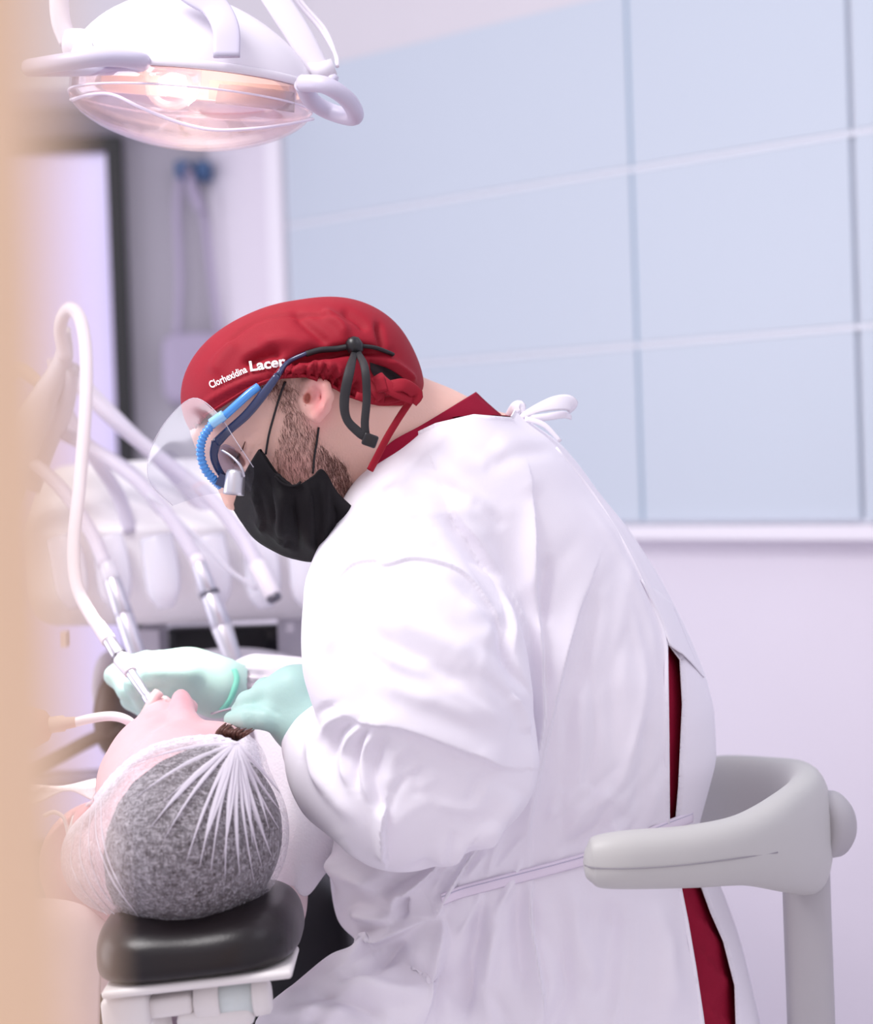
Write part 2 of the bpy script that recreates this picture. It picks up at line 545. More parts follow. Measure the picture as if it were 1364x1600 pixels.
def skin_mat(name, col, red, beard):
    m = mat(name, col, 0.5, noise=0.05, nscale=45, bump=0.12, bscale=420, sub=0.12)
    nt = m.node_tree; b = nt.nodes['Principled BSDF']
    prev = b.inputs['Base Color'].links[0].from_socket
    at = nt.nodes.new('ShaderNodeAttribute'); at.attribute_name = 'beard'
    nz = nt.nodes.new('ShaderNodeTexNoise'); nz.inputs['Scale'].default_value = 340; nz.inputs['Detail'].default_value = 5
    tc = nt.nodes.new('ShaderNodeTexCoord'); mp = nt.nodes.new('ShaderNodeMapping')
    mp.inputs['Scale'].default_value = (2.2, 1, 0.6); mp.inputs['Rotation'].default_value = (0, 0.5, 0)
    nt.links.new(tc.outputs['Object'], mp.inputs[0]); nt.links.new(mp.outputs[0], nz.inputs['Vector'])
    rm = nt.nodes.new('ShaderNodeMapRange'); rm.inputs[1].default_value = 0.38; rm.inputs[2].default_value = 0.62
    rm.inputs[3].default_value = 0.35; rm.inputs[4].default_value = 1.0
    nt.links.new(nz.outputs['Fac'], rm.inputs[0])
    mu = nt.nodes.new('ShaderNodeMath'); mu.operation = 'MULTIPLY'
    nt.links.new(at.outputs['Fac'], mu.inputs[0]); nt.links.new(rm.outputs[0], mu.inputs[1])
    mx = nt.nodes.new('ShaderNodeMix'); mx.data_type = 'RGBA'
    mx.inputs[7].default_value = lin(beard)
    nt.links.new(mu.outputs[0], mx.inputs[0]); nt.links.new(prev, mx.inputs[6])
    a2 = nt.nodes.new('ShaderNodeAttribute'); a2.attribute_name = 'flush'
    m2 = nt.nodes.new('ShaderNodeMix'); m2.data_type = 'RGBA'; m2.inputs[7].default_value = lin(red)
    nt.links.new(a2.outputs['Fac'], m2.inputs[0]); nt.links.new(mx.outputs[2], m2.inputs[6])
    nt.links.new(m2.outputs[2], b.inputs['Base Color'])
    return m
skin_mat('skin', (236, 192, 176), (236, 150, 150), (112, 66, 58))
skin_mat('skin_pink', (236, 192, 196), (232, 152, 166), (120, 80, 76))

def net_mat():
    m = bpy.data.materials.new('net_fabric'); m.use_nodes = True
    nt = m.node_tree; nt.nodes.clear()
    o = nt.nodes.new('ShaderNodeOutputMaterial'); t = nt.nodes.new('ShaderNodeBsdfTransparent')
    d = nt.nodes.new('ShaderNodeBsdfDiffuse'); d.inputs[0].default_value = lin((240, 234, 242))
    tc = nt.nodes.new('ShaderNodeTexCoord')
    def noise(sc, st, rot, lo, hi, a, b):
        mp = nt.nodes.new('ShaderNodeMapping'); mp.inputs['Scale'].default_value = st; mp.inputs['Rotation'].default_value = rot
        n = nt.nodes.new('ShaderNodeTexNoise'); n.inputs['Scale'].default_value = sc; n.inputs['Detail'].default_value = 5
        n.inputs['Distortion'].default_value = 1.2
        r = nt.nodes.new('ShaderNodeMapRange')
        for i, v in enumerate((lo, hi, a, b)): r.inputs[i + 1].default_value = v
        nt.links.new(tc.outputs['Object'], mp.inputs[0]); nt.links.new(mp.outputs[0], n.inputs['Vector'])
        nt.links.new(n.outputs['Fac'], r.inputs[0]); return r.outputs[0]
    a = noise(100, (1, 4, 4), (0.4, 0.7, 0.9), 0.40, 0.66, 0.0, 0.24)
    b = noise(100, (4, 4, 1), (0.3, -.6, 0), 0.40, 0.66, 0.0, 0.22)
    at = nt.nodes.new('ShaderNodeAttribute'); at.attribute_name = 'layers'
    s = nt.nodes.new('ShaderNodeMath'); nt.links.new(a, s.inputs[0]); nt.links.new(b, s.inputs[1])
    s2 = nt.nodes.new('ShaderNodeMath'); s2.use_clamp = True
    nt.links.new(s.outputs[0], s2.inputs[0]); nt.links.new(at.outputs['Fac'], s2.inputs[1])
    mx = nt.nodes.new('ShaderNodeMixShader')
    nt.links.new(s2.outputs[0], mx.inputs[0]); nt.links.new(t.outputs[0], mx.inputs[1]); nt.links.new(d.outputs[0], mx.inputs[2])
    nt.links.new(mx.outputs[0], o.inputs[0]); MATS['net_fabric'] = m
net_mat()
mat('net_pleat', (240, 234, 244), 0.9, alpha=0.62)

def largest(V, F):
    # keep the biggest connected piece
    lab = np.arange(len(V))
    while True:
        m = lab[F].min(1); new = lab.copy()
        for k in range(F.shape[1]): np.minimum.at(new, F[:, k], m)
        new = new[new]
        if (new == lab).all(): break
        lab = new
    u, c = np.unique(lab, return_counts=True); keep = lab == u[c.argmax()]
    mp = -np.ones(len(V), int); mp[keep] = np.arange(keep.sum())
    return V[keep], mp[F[keep[F].all(1)]]

def attr(o, name, vals):
    a = o.data.attributes.new(name, 'FLOAT', 'POINT'); a.data.foreach_set('value', np.asarray(vals, np.float32))

# ------------------------------------------------------------------ the room
WT = np.array([-0.979, 1.0, 0]); WT /= np.linalg.norm(WT)          # along the side wall, away from the camera
WN = np.array([-WT[1], WT[0], 0])                                   # out of the wall, into the room
if WN @ np.array([0, -1, 0]) < 0: WN = -WN
W0 = np.array([0.213 * 3.5, 3.5, 0])
def wallpt(px, py, off=0.0):
    d = _f + _rt * (px - 682.0) / FPX + _up * (800.0 - py) / FPX
    t = ((W0 + WN * off - CAM) @ WN) / (d @ WN)
    return CAM + d * t
def ws(px, py): return (wallpt(px, py) - W0) @ WT
def wz(px, py): return wallpt(px, py)[2]
def wbox(s0, s1, z0, z1, d0, d1):
    c = W0 + WT * (s0 + s1) / 2 + WN * (d0 + d1) / 2; c[2] = (z0 + z1) / 2
    return obox(c, WT * (s1 - s0) / 2, WN * (d1 - d0) / 2, np.array([0, 0, (z1 - z0) / 2]))

s_end = ws(458, 400)
struct('floor', *box((-4, -1, -0.05), (4, 6, 0)), 'floor_vinyl')
struct('wall_right', *wbox(-3.2, s_end + 0.30, 0, 2.7, -0.10, -0.004), 'wall_paint')
BY = 4.78
cornx = (W0 + WT * s_end)[0]
struct('wall_back', *box((-3.2, BY, 0), (cornx + 0.45, BY + 0.1, 2.7)), 'wall_grey')
struct('trim_soffit', *box((-3.2, BY - 0.30, 2.09), (cornx + 0.25, BY - 0.004, 2.7)), 'wall_paint_shaded')
struct('trim_corner', *wbox(s_end, s_end + 0.05, 0, 2.1, -0.003, 0.030), 'trim_white')

# glass-fronted wall cabinet
z_top, z_s1, z_s2, z_bot = wz(735, 52), wz(1000, 266), wz(1000, 541), wz(1150, 822)
s_a, s_b, s_c = ws(1004, 400), ws(1343, 200), -3.1
cab = thing('wall_cabinet', 'pale blue glass-fronted wall cabinet with white strips behind the dentist', 'cabinet',
            W0 + WT * (s_end + s_c) / 2 + np.array([0, 0, z_bot]))
obj('carcass', *wbox(s_c, s_end - 0.01, z_bot + 0.004, z_top, -0.002, 0.012), 'strip_metal', cab, False)
zs = [(z_bot + 0.012, z_s2 - 0.0055), (z_s2 + 0.0055, z_s1 - 0.0055), (z_s1 + 0.0055, z_top)]
ss = [(s_a + 0.004, s_end - 0.012), (s_b + 0.006, s_a - 0.004), (s_b - 0.62, s_b - 0.006), (s_b - 1.26, s_b - 0.64), (s_b - 1.9, s_b - 1.28)]
for a, b in ss:
    for c, d in zs:
        obj('glass_panel', *wbox(a, b, c, d, 0.013, 0.024), 'glass_panel', cab, False)
for k, z in enumerate((z_s2, z_s1)):
    obj('strip', *wbox(s_c, s_end - 0.012, z - 0.0045, z + 0.0045, 0.013, 0.0225), 'strip_metal', cab, False)
for s in (s_a, ):
    obj('joint', *wbox(s - 0.004, s + 0.004, z_bot + 0.012, z_top, 0.013, 0.020), mat('joint_blue', (150, 178, 200), 0.3), cab, False)
struct('trim_upper_wall_shade', *wbox(s_c, s_end - 0.01, z_top + 0.002, 2.7, -0.003, 0.016), 'wall_paint_shaded')  # added panel over the side wall, its shade painted in as darker wall paint
struct('trim_cabinet_ledge', *wbox(s_c, s_end - 0.01, z_bot - 0.022, z_bot + 0.003, -0.003, 0.045), 'trim_white')

# black framed window
wy = BY - 0.02
def wl(px, py, Y=BY): return P(px, py, Y)
x1 = wl(202, 460)[0]; x0 = wl(-260, 460)[0]; zt = wl(150, 218)[2]; zb = wl(150, 1330)[2]
win = thing('window_1', 'tall black framed window glowing pale lilac behind the hoses', 'window', ((x0 + x1) / 2, BY - 0.03, zb))
win['kind'] = 'structure'
del win['category']
fr = 0.035
obj('pane', *box((x0 + fr, BY - 0.018, zb + fr), (x1 - fr, BY - 0.008, zt - fr)), 'bright_pane', win, False)
for n_, lo, hi in (('frame_jamb', (x1 - fr, BY - 0.05, zb), (x1, BY - 0.004, zt)), ('frame_jamb', (x0, BY - 0.05, zb), (x0 + fr, BY - 0.004, zt)),
                   ('frame_head', (x0 + fr, BY - 0.05, zt - fr), (x1 - fr, BY - 0.004, zt)), ('frame_sill', (x0 + fr, BY - 0.05, zb), (x1 - fr, BY - 0.004, zb + fr))):
    obj(n_, *box(lo, hi), 'black_frame', win, False)

# hook rail and hanging bag
hk = thing('wall_hook', 'small blue double wall hook high on the back wall', 'hook', P(300, 290, BY - 0.02))
for px in (287, 318):
    c = P(px, 268, BY - 0.03)
    bevel(obj('hook_plate', *obox(c, (0.018, 0, 0), (0, 0.026, 0), (0, 0, 0.022)), 'hook_blue', hk, False), 0.006)
    obj('peg', *sweep([c + np.array([0, -0.02, -0.012]), c + np.array([0, -0.06, -0.016]), c + np.array([0, -0.075, 0.004])], 0.007), 'hook_blue', hk)
bag = thing('hanging_bag', 'lilac grey flat bag hanging by two straps from the blue hook', 'bag', P(296, 628, BY - 0.07))
Yb = BY - 0.06
obj('strap', *sweep(pp([(283, 262, Yb), (276, 330, Yb), (280, 430, Yb), (276, 530, Yb)]), 0.008, 0.003, up=(0, 1, 0)), 'bag_lilac', bag)
obj('strap', *sweep(pp([(290, 262, Yb), (316, 330, Yb), (330, 430, Yb), (343, 530, Yb)]), 0.008, 0.003, up=(0, 1, 0)), 'bag_lilac', bag)
obj('strap_wrap', *sweep(pp([(296, 270, Yb - .01), (300, 300, Yb - .01), (316, 332, Yb - .01)]), 0.010, 0.004, up=(0, 1, 0)), 'bag_lilac', bag)
g = Grid(P(240, 645, Yb) - [0, 0.05, 0], P(360, 500, Yb) + [0, 0.05, 0], 0.004)
c = P(302, 575, Yb); a_ = M(48, Yb); b_ = M(55, Yb)
f = (((np.abs(g.x - c[0]) / a_) ** 5 + (np.abs(g.z - c[2]) / b_) ** 5 + (np.abs(g.y - c[1]) / 0.022) ** 2.2) ** 0.3 - 1) * 0.03
obj('pouch', *nets(f.astype(np.float32), g), 'bag_lilac', bag)

# door jamb right by the camera
xj = P(26, 800, 0.30)[0]
jm = struct('door_1', *box((xj - 0.24, 0.28, 0.0), (xj, 0.35, 2.2)), 'tan_wood')
bevel(jm, 0.006)
jm['label'] = 'tan wooden door jamb out of focus close on the left'

# ------------------------------------------------------------------ delivery unit behind the patient
UY = 2.75
un = thing('delivery_unit', 'white dental delivery unit with a row of instrument holders', 'dental unit', (P(260, 980, UY)[0], UY, 0))
# side profile (y offset, z) swept across
def unit_body():
    zt_, zl, zf, zb_ = P(260, 716, UY + .2)[2], P(260, 830, UY)[2], P(260, 945, UY)[2], P(260, 985, UY)[2]
    prof = [(0.26, zt_), (0.20, zt_ + 0.0), (0.12, zt_ - 0.02), (0.02, zl + 0.02), (0.0, zl + 0.002), (0.012, zl - 0.008), (0.012, zf + 0.02), (0.02, zf), (0.05, zb_ + 0.008), (0.08, zb_), (0.24, zb_), (0.28, zf), (0.28, zt_ - 0.03)]
    xs0, xs1 = P(22, 850, UY)[0], P(560, 850, UY)[0]
    prof = np.array(prof); cen = prof.mean(0)
    xs = [(xs0, 0.72), (xs0 + 0.006, 0.86), (xs0 + 0.02, 0.95), (xs0 + 0.04, 1.0), (xs1 - 0.03, 1.0), (xs1 - 0.01, 0.95), (xs1, 0.8)]
    V = []
    for x, s in xs:
        q = cen + (prof - cen) * s
        V.append(np.column_stack([np.full(len(q), x), UY + q[:, 0], q[:, 1]]))
    n = len(prof); V = np.vstack(V); F = []
    for i in range(len(xs) - 1):
        for j in range(n):
            F.append([i * n + j, (i + 1) * n + j, (i + 1) * n + (j + 1) % n, i * n + (j + 1) % n])
    F.append(list(range(n))); F.append([(len(xs) - 1) * n + j for j in range(n)][::-1])
    return V, F
ub = obj('body', *unit_body(), 'unit_white', un)
md = ub.modifiers.new('s', 'SUBSURF'); md.levels = 2; md.render_levels = 2
for px, tilt in ((112, 18), (180, 14), (256, 12), (335, 10), (412, 8), (482, 8)):
    q = pp([(px - tilt, 838, UY - .012), (px - tilt * .4, 880, UY - .022), (px, 925, UY - .03), (px + 4, 950, UY - .03)])
    obj('instrument_holder', *sweep(q, [0.022, 0.024, 0.022, 0.010], [0.009, 0.010, 0.009, 0.004], up=(0, 1, 0), segs=16), 'lug_white', un)
obj('underside_box', *box(P(215, 1030, UY + .1), P(262, 975, UY + .2)), 'chair_grey', un, False)
obj('support_arm', *box((P(425, 1000, UY)[0], UY + .10, P(430, 1075, UY)[2]), (0.12, UY + .20, P(430, 975, UY)[2])), 'chair_grey', un, False)
obj('column', *box((0.03, UY + .10, 0), (0.12, UY + .20, P(430, 1075, UY)[2])), 'chair_grey', un, False)
obj('clip', *box(P(92, 1012, UY + .02), P(106, 985, UY + .05)), 'beige_plastic', un, False)
obj('clip', *box(P(447, 988, UY + .0), P(460, 972, UY + .03)), 'chair_grey', un, False)
# spring arms that carry the hoses
sa = obj('whip_arm', *sweep(pp([(-20, 800, 2.72), (15, 720, 2.70), (62, 630, 2.66), (96, 565, 2.62), (98, 515, 2.6)]), [0.036, 0.030, 0.020, 0.013, 0.009], 0.012, up=(0, 1, 0)), 'white_plastic', un)
obj('whip_arm', *sweep(pp([(40, 760, 2.75), (70, 690, 2.72), (98, 640, 2.68), (112, 575, 2.62)]), [0.018, 0.016, 0.013, 0.010], 0.010, up=(0, 1, 0)), 'white_plastic', un)
obj('whip_arm', *sweep(pp([(-30, 650, 2.75), (5, 590, 2.72), (28, 578, 2.7), (60, 600, 2.7)]), [0.014, 0.012, 0.010, 0.008], 0.010, up=(0, 1, 0)), 'beige_plastic', un)

def handpiece(label, hose, hw, body, parts, hm='hose_grey'):
    """hose = px points; body = axis px; parts = (name, t0, t1, r0, r1, material)"""
    t = thing('dental_handpiece', label, 'dental tool', P(*body[1]), 'dental handpieces on the unit')
    obj('hose', *sweep(pp(hose), [M(hw, q[2]) for q in hose], segs=12), hm, t)
    a, b = P(*body[0]), P(*body[1])
    for n_, t0, t1, r0, r1, m_ in parts:
        q0, q1 = a + (b - a) * t0, a + (b - a) * t1
        Y = body[0][2]; e = 0.08
        obj(n_, *lathe(q0, q1, [(0, M(r0, Y) * .8), (.015, M(r0, Y) * .95), (.05, M(r0, Y)), (.5, M((r0 + r1) / 2, Y)), (.95, M(r1, Y)), (.985, M(r1, Y) * .95), (1, M(r1, Y) * .8)]), m_, t)
    return t
hp = handpiece('white looping hose and slim handpiece held in the gloved hand over the mouth',
    [(100, 560, 2.60), (92, 512, 2.58), (106, 483, 2.56), (125, 500, 2.55), (134, 560, 2.53), (132, 650, 2.50), (123, 760, 2.46), (114, 850, 2.37), (119, 915, 2.31), (142, 962, 2.24), (160, 985, 2.21)], 10.5,
    ((152, 975, 2.215), (238, 1100, 2.135)),
    [('connector', 0, 0.22, 11, 12, 'hose_white'), ('swivel', 0.2, 0.42, 10.5, 11.5, 'steel'), ('ring', 0.41, 0.45, 13, 13, 'steel_dark'), ('sleeve', 0.44, 0.62, 14, 11, 'white_plastic'), ('shank', 0.6, 0.93, 8.5, 6.5, 'steel'), ('head', 0.9, 1.02, 9, 8, 'steel')], 'hose_white')
handpiece('steel straight handpiece hanging second from the left on the unit',
    [(-10, 690, 2.72), (40, 718, 2.70), (95, 765, 2.68), (140, 830, 2.66), (165, 885, 2.64)], 11,
    ((166, 880, 2.64), (217, 1030, 2.60)),
    [('connector', 0, 0.18, 12, 14, 'lug_white'), ('body', 0.17, 0.55, 14, 15, 'steel'), ('barrel', 0.54, 1.0, 15, 14, 'steel')])
handpiece('polished steel turbine handpiece hanging in the middle of the unit',
    [(60, 660, 2.72), (140, 700, 2.70), (215, 752, 2.68), (268, 812, 2.66), (308, 875, 2.64)], 11,
    ((306, 868, 2.64), (368, 1040, 2.60)),
    [('connector', 0, 0.08, 11, 12, 'hose_white'), ('body', 0.07, 0.34, 12, 14, 'steel'), ('ring', 0.33, 0.37, 16, 16, 'steel_dark'), ('barrel', 0.36, 0.66, 15, 17, 'steel'), ('neck', 0.65, 1.0, 17, 13, 'alu')])
handpiece('grey suction hose with an open white tip under the black mask',
    [(110, 590, 2.74), (170, 650, 2.73), (245, 712, 2.72), (330, 780, 2.70), (378, 840, 2.68), (404, 890, 2.66)], 12,
    ((400, 880, 2.66), (430, 938, 2.64)),
    [('nozzle', 0, 0.9, 14, 13, 'hose_white'), ('opening', 0.88, 1.0, 12, 11, 'steel_dark')])
def hose(label, pts, w, m_='hose_grey'):
    o = obj('hose', *sweep(pp(pts), [M(w, q[2]) for q in pts], segs=10), m_)
    return tag(o, label, 'hose', 'loose hoses on the unit')
hose('pale hose dipping behind the unit lip between two holders', [(80, 560, 2.76), (100, 640, 2.76), (150, 720, 2.76), (185, 775, 2.76), (204, 832, 2.76)], 11)
hose('grey hose drooping to the centre of the unit lip', [(60, 610, 2.78), (130, 690, 2.78), (200, 735, 2.78), (250, 790, 2.78), (270, 835, 2.78)], 11)
hose('thin clear tube slanting under the face shield', [(232, 772, 2.66), (300, 832, 2.66), (360, 892, 2.66), (402, 920, 2.66)], 4, 'lug_white')
hose('topmost pale hose running from the arm to the right holder', [(130, 600, 2.80), (200, 672, 2.80), (270, 740, 2.80), (322, 800, 2.79), (345, 835, 2.77)], 11)

# dark tray screen and grey armrest below the unit
scn = thing('monitor', 'dark flat monitor lying under the delivery unit', 'monitor', P(350, 1020, 2.95))
bevel(obj('casing', *box(P(262, 1034, 2.98), P(452, 972, 3.02)), 'screen_black', scn, False), 0.006)
bevel(obj('screen_panel', *box(P(270, 1024, 2.974), P(415, 980, 2.979)), 'black_frame', scn, False), 0.003)
g = Grid(P(180, 1160, 2.75) - [0, .2, 0], P(560, 990, 2.75) + [0, .2, .02], 0.008)
f = ellipsoid(g, (360, 1085, 2.75), (150, 72, 0.14))
tag(obj('padded_armrest', *nets(f, g), 'chair_grey'), 'grey rounded chair armrest behind the gloved hands', 'armrest')

# ------------------------------------------------------------------ operating lamp
LY = 2.16
lamp = thing('operating_lamp', 'white dental operating lamp with clear cover glowing above the patient', 'lamp', P(300, 238, LY))
lc = P(300, 128, LY)
ang = math.radians(6.5)
ex = np.array([math.cos(ang), 0, -math.sin(ang)]); ez = np.array([math.sin(ang), 0, math.cos(ang)]); ey = np.array([0, 1.0, 0])
def bowl(rx, ry, rz, sgn, n=18, m=56, px_=2.0, z0=0.0, th0=0.0, shift=(0, 0)):
    V = []; F = []
    for i in range(n + 1):
        t = i / n * math.pi / 2
        c, s = math.cos(t) ** (2 / px_), math.sin(t) ** (2 / px_)
        for j in range(m):
            a = 2 * math.pi * j / m
            V.append(lc + ex * (rx * c * math.cos(a) + shift[0] * s) + ey * ry * c * math.sin(a) + ez * (sgn * rz * s + z0))
    for i in range(n):
        for j in range(m):
            q = [i * m + j, i * m + (j + 1) % m, (i + 1) * m + (j + 1) % m, (i + 1) * m + j]
            F.append(q if sgn > 0 else q[::-1])
    return np.array(V), F
k = LY / FPX
hs = obj('housing', *bowl(192 * k, 0.10, 134 * k, 1, px_=1.72, z0=2 * k, shift=(-22 * k, 0)), 'white_plastic', lamp)
solid(hs, 0.004)
rim = [lc + ex * 193 * k * math.cos(a) + ey * 0.101 * math.sin(a) + ez * 1 * k for a in np.linspace(0, 2 * math.pi, 64)]
obj('housing_rim', *sweep(rim, 0.0022, 0.0045, up=ez, n=1), 'white_plastic', lamp)
cvV, cvF = bowl(189 * k, 0.0975, 74 * k, -1, px_=1.75, z0=-32 * k)
cvV = np.vstack([cvV[:56] + ez * 31 * k, cvV])
cvF = [[j, 56 + j, 56 + (j + 1) % 56, (j + 1) % 56] for j in range(56)] + [[q + 56 for q in f_] for f_ in cvF]
cv = obj('clear_cover', cvV, cvF, 'clear_cover', lamp)
solid(cv, 0.003)
# lower clear rim band
mat('lip_lilac', (240, 232, 248), 0.2, alpha=0.75)
obj('cover_lip', *sweep(pp([(112, 156, LY - .03), (140, 148, LY - .06), (176, 148, LY - .08), (220, 168, LY - .088), (281, 192, LY - .09), (334, 203, LY - .09), (396, 201, LY - .085), (450, 194, LY - .06), (488, 186, LY - .03)]), .0030, .0018, segs=8), 'lip_lilac', lamp)
obj('inner_lens', *sweep(pp([(340, 146, LY - .05), (400, 152, LY - .055), (460, 160, LY - .045)]), .012, .002, up=(0, -1, .4), segs=10), mat('lens_grey', (196, 184, 190), .2, alpha=.6), lamp)
edge = [lc + ex * 189 * k * math.cos(a) + ey * 0.0975 * math.sin(a) - ez * 32 * k for a in np.linspace(0, 2 * math.pi, 64)]
obj('cover_edge', *sweep(edge, .0012, .0012, up=ez, n=1, segs=8), 'lip_lilac', lamp)
# reflector trough and bulb
rf = obj('reflector', *bowl(182 * k, 0.090, 40 * k, 1, n=8, z0=-4 * k), 'reflector', lamp)
for s in (-1, 1):
    a0 = lc + ex * (s * 95 * k) - ez * 18 * k - ey * 0.03
    obj('reflector_wing', *obox(a0, ex * 62 * k, ey * 0.002 , ez * 15 * k), 'reflector', lamp, False)
    obj('lens_clip', *lathe(a0 + ex * s * 66 * k - ez * 10 * k, a0 + ex * s * 66 * k + ez * 16 * k, [(0, .004), (1, .004)], 12), 'lip_lilac', lamp)
obj('bulb_dome', *[q for q in lathe(lc - ex * 22 * k - ez * 58 * k - ey * 0.045, lc - ex * 22 * k + ez * 6 * k - ey * 0.045, [(0.0, .004), (.12, .016), (.35, .026), (.7, .030), (1, .030)], 28)], 'clear_cover', lamp)
bl = obj('bulb', *sweep([lc - ex * 40 * k - ez * 20 * k - ey * .045, lc - ex * 20 * k - ez * 16 * k - ey * .045, lc + ex * 0 * k - ez * 12 * k - ey * .045], [.007, .011, .006]), 'bulb', lamp)
# handles
def loop(pts, r, n_):
    q = pp(pts); q = q + [q[0]]
    obj(n_, *sweep(q, r, n=8, segs=14), 'lilac_plastic', lamp)
loop([(44, 106, LY - .09), (100, 97, LY - .125), (165, 90, LY - .125), (222, 96, LY - .10), (190, 103, LY - .075), (110, 106, LY - .06)], 0.0088, 'handle')
loop([(472, 130, LY - .10), (508, 133, LY - .12), (543, 156, LY - .11), (554, 182, LY - .09), (520, 176, LY - .07), (488, 158, LY - .08)], 0.0088, 'handle')
obj('yoke_arm', *sweep(pp([(100, -160, LY), (96, -60, LY), (92, -10, LY), (95, 34, LY), (108, 68, LY)]), 0.0105, segs=16), 'white_plastic', lamp)
obj('yoke_joint', *lathe(P(98, 70, LY), P(156, 72, LY), [(0, .008), (.1, .017), (.5, .0175), (.9, .015), (1, .008)]), 'white_plastic', lamp)
obj('knob', *lathe(P(143, 73, LY - .06), P(164, 73, LY - .06), [(0, .003), (.2, .007), (.8, .007), (1, .003)]), 'alu', lamp)
obj('yoke_arm', *sweep(pp([(330, -180, LY), (395, -60, LY), (432, 0, LY), (470, 60, LY), (498, 118, LY)]), 0.014, 0.006, up=(0, 1, 0), segs=16), 'white_plastic', lamp)
obj('yoke_joint', *lathe(P(488, 118, LY), P(522, 104, LY), [(0, .014), (.5, .010), (1, .009)]), 'white_plastic', lamp)
obj('knob', *lathe(P(512, 122, LY - .06), P(524, 132, LY - .06), [(0, .004), (.3, .008), (.8, .008), (1, .004)]), 'lilac_plastic', lamp)
for dx in (0, 7):
    obj('cord', *sweep(pp([(430 + dx, -60, LY + .02), (462 + dx, 0, LY + .02), (500 + dx, 45, LY + .02), (524, 85, LY + .01), (527, 104, LY)]), 0.0022, segs=8), 'hose_white', lamp)
obj('top_bracket', *sweep(pp([(262, -40, LY - .085), (300, -12, LY - .09), (335, 10, LY - .095), (353, 45, LY - .105), (354, 89, LY - .112)]), 0.0135, 0.003, up=(0, -1, 0.25), segs=16, p=5), 'lilac_plastic', lamp)
obj('top_arm', *sweep(pp([(230, -40, LY), (275, -8, LY), (300, 0, LY)]), 0.02, segs=14), 'beige_plastic', lamp)
pl_ = bpy.data.lights.new('lamp_bulb_light', 'POINT'); pl_.energy = 0.36; pl_.color = (1.0, 0.84, 0.68); pl_.shadow_soft_size = 0.012
po_ = bpy.data.objects.new('lamp_bulb_light', pl_); COL.objects.link(po_); po_.location = lc + ex * 14 * k - ez * 34 * k - ey * .02
# its beam
sp = bpy.data.lights.new('lamp_beam', 'SPOT'); sp.energy = 30; sp.spot_size = math.radians(21); sp.spot_blend = 0.6
sp.color = (1.0, 0.93, 0.86); sp.shadow_soft_size = 0.04
so = bpy.data.objects.new('lamp_beam', sp); COL.objects.link(so)
so.location = P(296, 262, LY + .02)
tg = P(218, 1064, 2.22)
so.rotation_euler = (Vector(tg) - so.location).to_track_quat('-Z', 'Y').to_euler()

# ------------------------------------------------------------------ stool arm on the right
st = thing('operator_stool', 'grey curved stool support wrapped around the dentist in the white gown', 'stool', (P(1262, 1600, 2.14)[0], 2.14, 0))
ring = pp([(911, 1347, 1.90), (914, 1347, 1.90), (921, 1347, 1.90), (935, 1346, 1.90), (985, 1343, 1.90), (1080, 1338, 1.92), (1160, 1328, 1.96), (1225, 1315, 2.03), (1262, 1300, 2.13), (1245, 1275, 2.24), (1190, 1253, 2.32), (1120, 1243, 2.36), (1060, 1240, 2.38)])
V, F = sweep(ring, [.0005, .009, .016, .021, .024, .024, .024, .024, .026, .026, .024, .022, .012], [.0005, .011, .018, .024, .027, .029, .034, .050, .064, .062, .052, .046, .03], up=(0, 0, 1), segs=28, p=2.5, n=8)
obj('support_ring', V, F, 'stool_grey', st)
obj('hub', *lathe(P(1268, 1290, 2.13), P(1312, 1286, 2.15), [(0, .035), (.3, .036), (.75, .035), (.92, .030), (1, .02)], 32), 'stool_post', st)
obj('post', *sweep([P(1258, 1330, 2.14), P(1262, 1450, 2.14), P(1268, 1620, 2.14), P(1272, 1800, 2.14), np.array([P(1276, 1900, 2.14)[0], 2.14, 0.12])], 0.0245, 0.018, up=(0, 1, 0), segs=20, p=3.5), 'stool_post', st)
b0 = np.array([P(1276, 1900, 2.14)[0] - .1, 2.2, 0.0])
obj('seat', *lathe(b0 + [-.12, 0, .50], b0 + [-.12, 0, .58], [(0, .15), (.1, .18), (.8, .18), (1, .15)], 32), 'leather_black', st)
obj('seat_column', *lathe(b0 + [-.12, 0, .06], b0 + [-.12, 0, .5], [(0, .03), (1, .03)]), 'steel', st)
obj('post_bracket', *sweep([np.array([P(1276, 1900, 2.14)[0], 2.14, 0.14]), b0 + [-.05, 0, .12], b0 + [-.12, 0, .12]], .02), 'stool_post', st)
for i in range(5):
    a = i * 2 * math.pi / 5 + .3; h = b0 + [-.12, 0, .06]
    obj('base_leg', *sweep([h, h + np.array([.13 * math.cos(a), .13 * math.sin(a), .01]), h + np.array([.25 * math.cos(a), .25 * math.sin(a), -.02])], [.022, .018, .014]), 'stool_post', st)
    c = h + np.array([.25 * math.cos(a), .25 * math.sin(a), -.035])
    obj('caster', *lathe(c - [0, .012, 0], c + [0, .012, 0], [(0, .022), (1, .022)], 16), 'rubber_black', st)
# moulding seam along the near arm
tr = bvh(V, F)
sl = [on(tr, x, y, .0004, 1.88) for x, y in ((914, 1352), (930, 1356), (980, 1357), (1040, 1354), (1100, 1348), (1160, 1340), (1215, 1332))]
obj('seam', *sweep(sl, .0007, segs=6), 'seam_grey', st)

